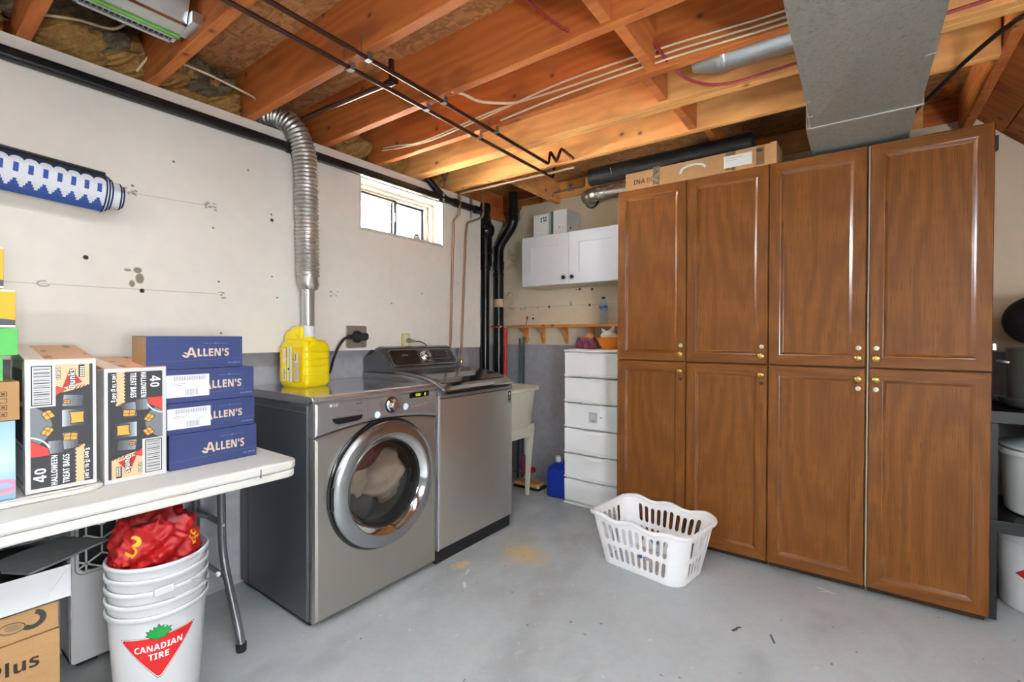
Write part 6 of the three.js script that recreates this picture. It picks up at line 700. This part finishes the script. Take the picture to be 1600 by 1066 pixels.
{
  const t = thing('white_appliance', 'white appliance with a cube patterned grille standing under the table behind the buckets', 'appliance', [0.045, 0, 2.76]);
  const zh = 0.18, H = 0.63; const fs = rrect(-zh, 0.02, zh, H, 0.012); fs.holes.push(rrect(-0.155, 0.352, 0.155, 0.605, 0.02, THREE.Path)); fs.holes.push(rrect(-0.05, 0.28, -0.02, 0.34, 0.006, THREE.Path));
  part('front_panel', extX(fs, -0.02, 0, 0.004), M.white, t); part('cabinet_body', [b2(-0.145, -0.0205, 0.02, H, -zh, -zh + 0.012), b2(-0.145, -0.0205, 0.02, H, zh - 0.012, zh), b2(-0.145, -0.0205, H - 0.012, H, -zh, zh), b2(-0.145, -0.0205, 0.02, 0.035, -zh, zh), b2(-0.15, -0.144, 0.02, H, -zh, zh)], M.white, t); part('grille_back', b2(-0.05, -0.045, 0.03, H - 0.02, -zh + 0.014, zh - 0.014), M.black, t);
  for (const z of [-0.13, 0.13]) part('foot', b2(-0.14, -0.02, 0, 0.021, z - 0.03, z + 0.03, 0.004), M.rubber, t);
  const bars = [], s = 0.052, seen = new Set(), c3 = Math.sqrt(3) / 2; const bar = (a, b) => { const k = [a, b].map((p) => p.map((q) => Math.round(q * 2000)).join()).sort().join('|'); if (seen.has(k)) return; seen.add(k); const inR = (p) => Math.abs(p[0]) < 0.156 && p[1] > 0.351 && p[1] < 0.606; if (!inR(a) && !inR(b)) return; let A = a.slice(), B = b.slice(); for (let i = 0; i < 40 && !inR(A); i++) A = [lerp(A[0], B[0], 0.05), lerp(A[1], B[1], 0.05)]; for (let i = 0; i < 40 && !inR(B); i++) B = [lerp(B[0], A[0], 0.05), lerp(B[1], A[1], 0.05)]; const dx = B[0] - A[0], dy = B[1] - A[1]; bars.push(plain(new THREE.BoxGeometry(0.006, 0.0055, Math.hypot(dx, dy)).rotateX(-Math.atan2(dy, dx)).translate(-0.006, (A[1] + B[1]) / 2, (A[0] + B[0]) / 2))); };
  for (let i = -4; i <= 4; i++) for (let j = -1; j <= 6; j++) { const cx = (i + (j % 2 ? 0.5 : 0)) * 2 * c3 * s, cy = 0.35 + j * 1.5 * s; const v = [...Array(6)].map((_, k) => [cx + s * Math.cos(Math.PI / 6 + k * Math.PI / 3), cy + s * Math.sin(Math.PI / 6 + k * Math.PI / 3)]); for (let k = 0; k < 6; k++) { bar(v[k], v[(k + 1) % 6]); if (k % 2 === 0) bar([cx, cy], v[k]); } }
  part('grille', bars, M.white, t); part('grille_border', (() => { const q = rrect(-0.168, 0.34, 0.168, 0.617, 0.026); q.holes.push(rrect(-0.165, 0.343, 0.165, 0.614, 0.024, THREE.Path)); return extX(q, 0, 0.0012); })(), M.silverPaint, t); part('latch', b2(-0.002, 0.004, 0.19, 0.235, -0.06, -0.04, 0.002), M.silverPaint, t);
}
{
  // nested pails
  const H = 0.404, sp = 0.036, cx = 0.565, cz = 2.83, R1 = 0.126, R0 = 0.1, th = 0.0009, rt = (y) => lerp(R0, R1, y / H);
  const prof = [[0, 0.003], [R0 - 0.006, 0], [R0, 0.006], [rt(H - 0.06), H - 0.06], [rt(H - 0.015), H - 0.016], [R1 + 0.0055, H - 0.0145], [R1 + 0.0065, H - 0.004], [R1 + 0.004, H], [R1 - 0.001, H - 0.001], [rt(H - 0.06) - th, H - 0.06], [R0 - th, 0.008], [0, 0.006]];
  const g = lathe(prof, 64), pm = S({ color: 0xc6c9cb, roughness: 0.36 });
  const L = ['white pail with a red triangle logo, lowest of the nested stack', 'white pail second from the bottom of the nested stack', 'white pail in the middle of the nested stack', 'white pail second from the top of the nested stack, its wire handle hanging', 'white pail topmost of the nested stack, holding the red bag'];
  for (let i = 0; i < 5; i++) {
    const t = thing('pail', L[i], 'bucket', [cx, i * sp, cz], 0, 'nested white pails'); part('pail_shell', g, pm, t);
    if (i === 3) { const a0 = 0.55; part('wire_handle', tube([[0.145 * Math.cos(a0 + 0.35), H - 0.035, -0.145 * Math.sin(a0 - 0.55)], [0.155 * Math.cos(a0), H - 0.05, -0.15 * Math.sin(a0)], [0.145 * Math.cos(a0 + 0.45), H - 0.075, -0.16 * Math.sin(a0 + 0.5)]], 0.0018, 20, 6), M.steelDark, t); part('handle_boss', bx(0.008, 0.022, 0.05, 0.1415, H - 0.034, 0.03, 0.003), pm, t); part('handle_grip', new THREE.SphereGeometry(0.008, 10, 8).translate(0.145 * Math.cos(a0 + 0.45), H - 0.075, -0.16 * Math.sin(a0 + 0.5)), M.white, t); }
    if (i === 0) { const y0 = 0.2, y1 = 0.38, TH = 1.75, g2 = new THREE.CylinderGeometry(rt(y1) + 0.0009, rt(y0) + 0.0009, y1 - y0, 40, 1, true, Math.PI / 2 - Math.atan2(0.53, 1.765) * 1 - TH / 2, TH).translate(0, (y0 + y1) / 2, 0);
      part('triangle_logo', g2, decal(1024, 860, (g, w, h) => { g.clearRect(0, 0, w, h); const tri = (k) => { g.beginPath(); const P = [[30 + k, 190 + k * 0.7], [994 - k, 190 + k * 0.7], [512, 840 - k * 1.4]]; g.moveTo((P[0][0] + P[1][0]) / 2, P[0][1] + 0); g.arcTo(...P[1], ...P[2], 20); g.arcTo(...P[2], ...P[0], 44); g.arcTo(...P[0], ...P[1], 20); g.closePath(); }; g.fillStyle = '#3a2a34'; tri(0); g.fill(); g.fillStyle = '#f2f2f2'; tri(9); g.fill(); g.fillStyle = '#d01c1c'; tri(20); g.fill();
        g.fillStyle = '#11943e'; g.strokeStyle = '#1a3a24'; g.lineWidth = 6; const leaf = [[0, -150], [26, -98], [62, -118], [58, -58], [100, -92], [112, -62], [150, -66], [132, -20], [158, 2], [84, 48], [88, 74], [10, 64], [10, 100]]; g.beginPath(); leaf.forEach(([x, y], i) => (i ? g.lineTo(512 + x * 0.95, 170 + y * 0.95) : g.moveTo(512 + x, 170 + y * 0.95))); leaf.slice().reverse().forEach(([x, y]) => g.lineTo(512 - x * 0.95, 170 + y * 0.95)); g.closePath(); g.fill(); g.stroke();
        g.fillStyle = '#f4f4f2'; g.textAlign = 'center'; g.font = 'bold 122px sans-serif'; g.fillText('CANADIAN', 512, 400, 590); g.fillText('TIRE', 512, 530, 250); }), t, 'red triangle logo with a green leaf'); }
  }
  const bg = thing('red_bag', 'shiny red bag with yellow lettering stuffed into the top white pail', 'bag', [cx - 0.012, 0.0, cz]);
  const geo = new THREE.SphereGeometry(1, 120, 80), P = geo.attributes.position; for (let i = 0; i < P.count; i++) { let x = P.getX(i), y = P.getY(i), z = P.getZ(i); const rg = 1 - Math.abs(2 * fbm(x * 2.2 + 4 + z, y * 2.6 + z * 1.6, 3) - 1), cr = 1 - Math.abs(2 * fbm(x * 3.4 + 9 + y, y * 3 - z * 3.1, 2) - 1), r = 0.93 + 0.34 * (rg - 0.6) + 0.2 * (cr - 0.6); const top = sst(0.1, 1, y); P.setXYZ(i, x * r * lerp(0.112, 0.125, top) * (y < 0 ? 0.97 : 1), 0.545 + y * r * (y > 0 ? 0.135 : 0.06), z * r * lerp(0.11, 0.12, top)); } geo.computeVertexNormals();
  part('bag_cloth', geo, PH({ map: ctex(1024, 512, (g, w, h) => { g.fillStyle = '#a80c11'; g.fillRect(0, 0, w, h); g.fillStyle = 'rgba(120,8,14,.8)'; g.fillRect(0, 0, w, 120); g.fillStyle = '#e2a322'; g.font = 'bold 76px sans-serif'; for (const [s, x, y, r] of [['3', 330, 220, 0.3], ['BEF', 600, 236, -0.35], ['3', 60, 230, 0.2], ['®', 700, 262, 0]]) { g.save(); g.translate(x, y); g.rotate(r); g.font = s === '®' ? 'bold 40px sans-serif' : s === '3' ? 'bold 110px sans-serif' : 'bold 52px sans-serif'; g.fillText(s, 0, 0); g.restore(); } }), roughness: 0.5, sheen: 0.3 }), bg).rotation.y = 0;
}
// ---------------------------------------------------------------- rolled rug on the left wall
{
  const t = thing('rolled_rug', 'rolled blue and white patterned rug hung along the left wall', 'rug', [0.083, 1.74, 2.857]); t.rotation.x = -0.07; const R = 0.072, zE = 0, turns = 4.6, n = 230, th = 0.0046;
  const tex = ctex(1024, 512, (g, w, h) => { // u along the wall (one 0.1 m repeat unit = w/10), v around the roll, top = hem
    g.fillStyle = '#d9dee4'; g.fillRect(0, 0, w, h); const nav = '#16233f', blu = '#2f519f'; g.fillStyle = '#0c0f14'; g.fillRect(0, 0, w, 50); g.fillStyle = nav; g.fillRect(0, 50, w, 50);
    const N = 20, p = w / N; for (let i = 0; i < N; i++) { g.fillStyle = '#d9dee4'; g.beginPath(); g.ellipse((i + 0.5) * p, 112, p * 0.52, 34, 0, Math.PI, 0); g.fill(); g.fillStyle = blu; g.fillRect((i + 0.33) * p, 122, p * 0.36, 52); }
    g.fillStyle = blu; g.beginPath(); g.moveTo(0, 330); for (let i = 0; i < N; i++) { for (let k = 0; k < 4; k++) { g.lineTo((i + k * 0.125) * p, 258 - k * 16); g.lineTo((i + (k + 1) * 0.125) * p, 258 - k * 16); } for (let k = 3; k >= 0; k--) { g.lineTo((i + 0.5 + (3 - k) * 0.125) * p, 258 - k * 16); g.lineTo((i + 0.5 + (4 - k) * 0.125) * p, 258 - k * 16); } } g.lineTo(w, 330); g.fill();
    g.globalAlpha = 0.18; for (let y = 0; y < h; y += 5) { g.fillStyle = y % 10 ? '#fff' : '#1a2438'; g.fillRect(0, y, w, 2); } g.globalAlpha = 1; });
  const strip = (off, thick, len = 1.35) => { const pos = [], uv = [], idx = []; for (let i = 0; i <= n; i++) { const s = i / n, a = 1.25 - s * turns * 6.2832, r = R - s * turns * 0.0076 - off, z0 = zE - 0.05 * s - 0.016 * sst(0.55, 0.62, s) - 0.004 * vn(i * 0.11, 2), arc = Math.min(0.285, s * turns * 6.2832 * (R - s * turns * 0.004)); for (const [q, z] of [[r, z0], [r, z0 + len], [r - thick, z0], [r - thick, z0 + len]]) { pos.push(q * Math.cos(a), q * Math.sin(a), z); uv.push((z - zE) / 0.69, 1 - arc / 0.3); } }
    for (let i = 0; i < n; i++) { const b = i * 4, c = b + 4; idx.push(b, c, b + 1, b + 1, c, c + 1, b + 2, b + 3, c + 2, b + 3, c + 3, c + 2, b, b + 2, c, b + 2, c + 2, c, b + 1, c + 1, b + 3, b + 3, c + 1, c + 3); } idx.push(0, 1, 2, 1, 3, 2); const g = new THREE.BufferGeometry(); g.setAttribute('position', new THREE.Float32BufferAttribute(pos, 3)); g.setAttribute('uv', new THREE.Float32BufferAttribute(uv, 2)); g.setIndex(idx); g.computeVertexNormals(); return toCreasedNormals(g, 0.5); };
  part('rug_pile', strip(0, th), S({ map: tex, roughness: 0.9, side: THREE.DoubleSide }), t); part('rug_backing', strip(th + 0.0002, 0.0026), S({ color: 0x23304e, roughness: 0.9, side: THREE.DoubleSide }), t);
  part('rug_edging', strip(-0.0006, 0.0012, 0.005), S({ color: 0x1d2c55, roughness: 0.9, side: THREE.DoubleSide }), t);
  part('hem_binding', [b2(-0.012, 0.012, -0.003, 0.003, zE - 0.004, zE + 1.35, 0.002).rotateZ(-0.32).translate((R + 0.001) * Math.cos(1.3), (R + 0.002) * Math.sin(1.3), 0)], M.black, t, 'black hem binding');
  for (const z of [0.4, 1.1]) part('wall_hook', pipe([[-0.08, -0.03, z], [-0.06, -0.075, z], [0, -0.0765, z], [0.03, -0.071, z]], 0.0035, 0.02, 8), M.black, t);
}
// ---------------------------------------------------------------- black storage rack at the right
{
  const x0 = 2.79, x1 = 3.7, z0 = 0.04, z1 = 0.5, t = thing('storage_rack', 'black plastic storage rack right of the oak cabinets', 'rack', [0, 0, 0]);
  for (const x of [x0, x1 - 0.03]) for (const z of [z0, z1 - 0.03]) part('post', mUV(b2(x, x + 0.03, 0, 0.9, z, z + 0.03, 0.005)), M.black, t);
  for (const y of [0.43, 0.9]) { part('shelf', [b2(x0, x1, y - 0.012, y, z0, z1, 0.003)], M.black, t); part('shelf_rim', [b2(x0, x1, y - 0.05, y + 0.004, z1 - 0.012, z1 + 0.004, 0.004), b2(x0, x1, y - 0.05, y + 0.004, z0 - 0.004, z0 + 0.012, 0.004), b2(x0 - 0.004, x0 + 0.012, y - 0.05, y + 0.004, z0, z1, 0.004), b2(x1 - 0.012, x1 + 0.004, y - 0.05, y + 0.004, z0, z1, 0.004)], M.black, t); }
  const tray = thing('metal_tray', 'shallow shiny metal tray on the top shelf of the black rack', 'tray', [3.05, 0.9005, 0.27]); part('tray_shell', lathe([[0, 0.002], [0.17, 0], [0.185, 0.02], [0.2, 0.045], [0.205, 0.047], [0.205, 0.05], [0.197, 0.05], [0.18, 0.02], [0.165, 0.004], [0, 0.005]], 48), M.galvBright, tray);
  const pot = thing('stock_pot', 'large dull grey stock pot standing in the metal tray on the rack', 'pot', [3.05, 0.906, 0.27]); part('pot_body', lathe([[0, 0], [0.155, 0], [0.165, 0.01], [0.17, 0.26], [0.175, 0.262], [0.175, 0.268], [0.166, 0.268], [0.16, 0.012], [0, 0.006]], 48), S({ color: 0x76776f, roughness: 0.5, metalness: 0.5 }), pot); part('pot_handle', pipe([[-0.168, 0.2, 0.03], [-0.195, 0.205, 0.03], [-0.195, 0.205, -0.03], [-0.168, 0.2, -0.03]], 0.006, 0.012, 8), M.galvBright, pot);
  const lid = thing('black_dome', 'round black ball-like cooker lid sitting on the grey stock pot', 'lid', [3.03, 1.1745, 0.27]); const L2 = [[0, 0]]; for (let i = 0; i <= 16; i++) { const a = -Math.PI / 2 + i / 16 * Math.PI; L2.push([0.165 * Math.cos(a) ** 0.8 + 0.002, 0.122 + 0.12 * Math.sin(a)]); } part('dome', lathe(L2, 40), S({ color: 0x101217, roughness: 0.7 }), lid); part('dome_knob', cyl(0.02, 0.016, 0.02, 0, 0.25, 0, 16), M.black, lid);
  const bin = thing('white_tub', 'white plastic tub with a clear lid on the middle shelf of the black rack', 'tub', [3.07, 0.4345, 0.27]); part('tub_body', lathe([[0, 0], [0.18, 0], [0.19, 0.01], [0.205, 0.26], [0.215, 0.262], [0.217, 0.285], [0.208, 0.288], [0.2, 0.262], [0.183, 0.014], [0, 0.006]], 48), S({ color: 0xd4dad8, roughness: 0.45 }), bin); part('tub_lid', lathe([[0.205, 0.289], [0.21, 0.296], [0.2, 0.31], [0.1, 0.335], [0, 0.338], [0, 0.332], [0.1, 0.329], [0.195, 0.304]], 48), S({ color: 0xb9c2c0, roughness: 0.3 }), bin);
  const dk = thing('dark_basket', 'dark woven basket lying on the lid of the white tub', 'basket', [3.12, 0.774, 0.27]); part('basket_body', bump(lathe([[0, 0], [0.15, 0], [0.17, 0.02], [0.16, 0.07], [0, 0.072]], 48), 0.004, 60, 1), S({ color: 0x2a1c14, roughness: 0.9 }), dk); part('basket_band', new THREE.TorusGeometry(0.168, 0.006, 8, 48).rotateX(Math.PI / 2).translate(0, 0.03, 0), S({ color: 0x1a120d, roughness: 0.9 }), dk);
  const pl = thing('logo_pail', 'white pail with red triangle marks on the floor under the black rack', 'bucket', [3.02, 0, 0.25]); part('pail_shell', lathe([[0, 0.003], [0.14, 0], [0.148, 0.006], [0.165, 0.3], [0.17, 0.302], [0.17, 0.312], [0.166, 0.314], [0.167, 0.335], [0.173, 0.336], [0.174, 0.35], [0.168, 0.352], [0.16, 0.335], [0.143, 0.008], [0, 0.006]], 56), M.white, pl);
  const a0 = 2.02, TH = 1.2; part('red_marks', new THREE.CylinderGeometry(0.1635, 0.1555, 0.14, 30, 1, true, -0.93, TH).translate(0, 0.2, 0), decal(512, 360, (g, w, h) => { g.clearRect(0, 0, w, h); g.fillStyle = '#c41620'; g.beginPath(); g.moveTo(30, 250); g.lineTo(150, 150); g.lineTo(170, 300); g.closePath(); g.fill(); g.beginPath(); g.moveTo(190, 330); g.lineTo(165, 130); g.lineTo(330, 30); g.lineTo(480, 330); g.closePath(); g.fill(); }), pl);
}

renderer.render(scene, camera);
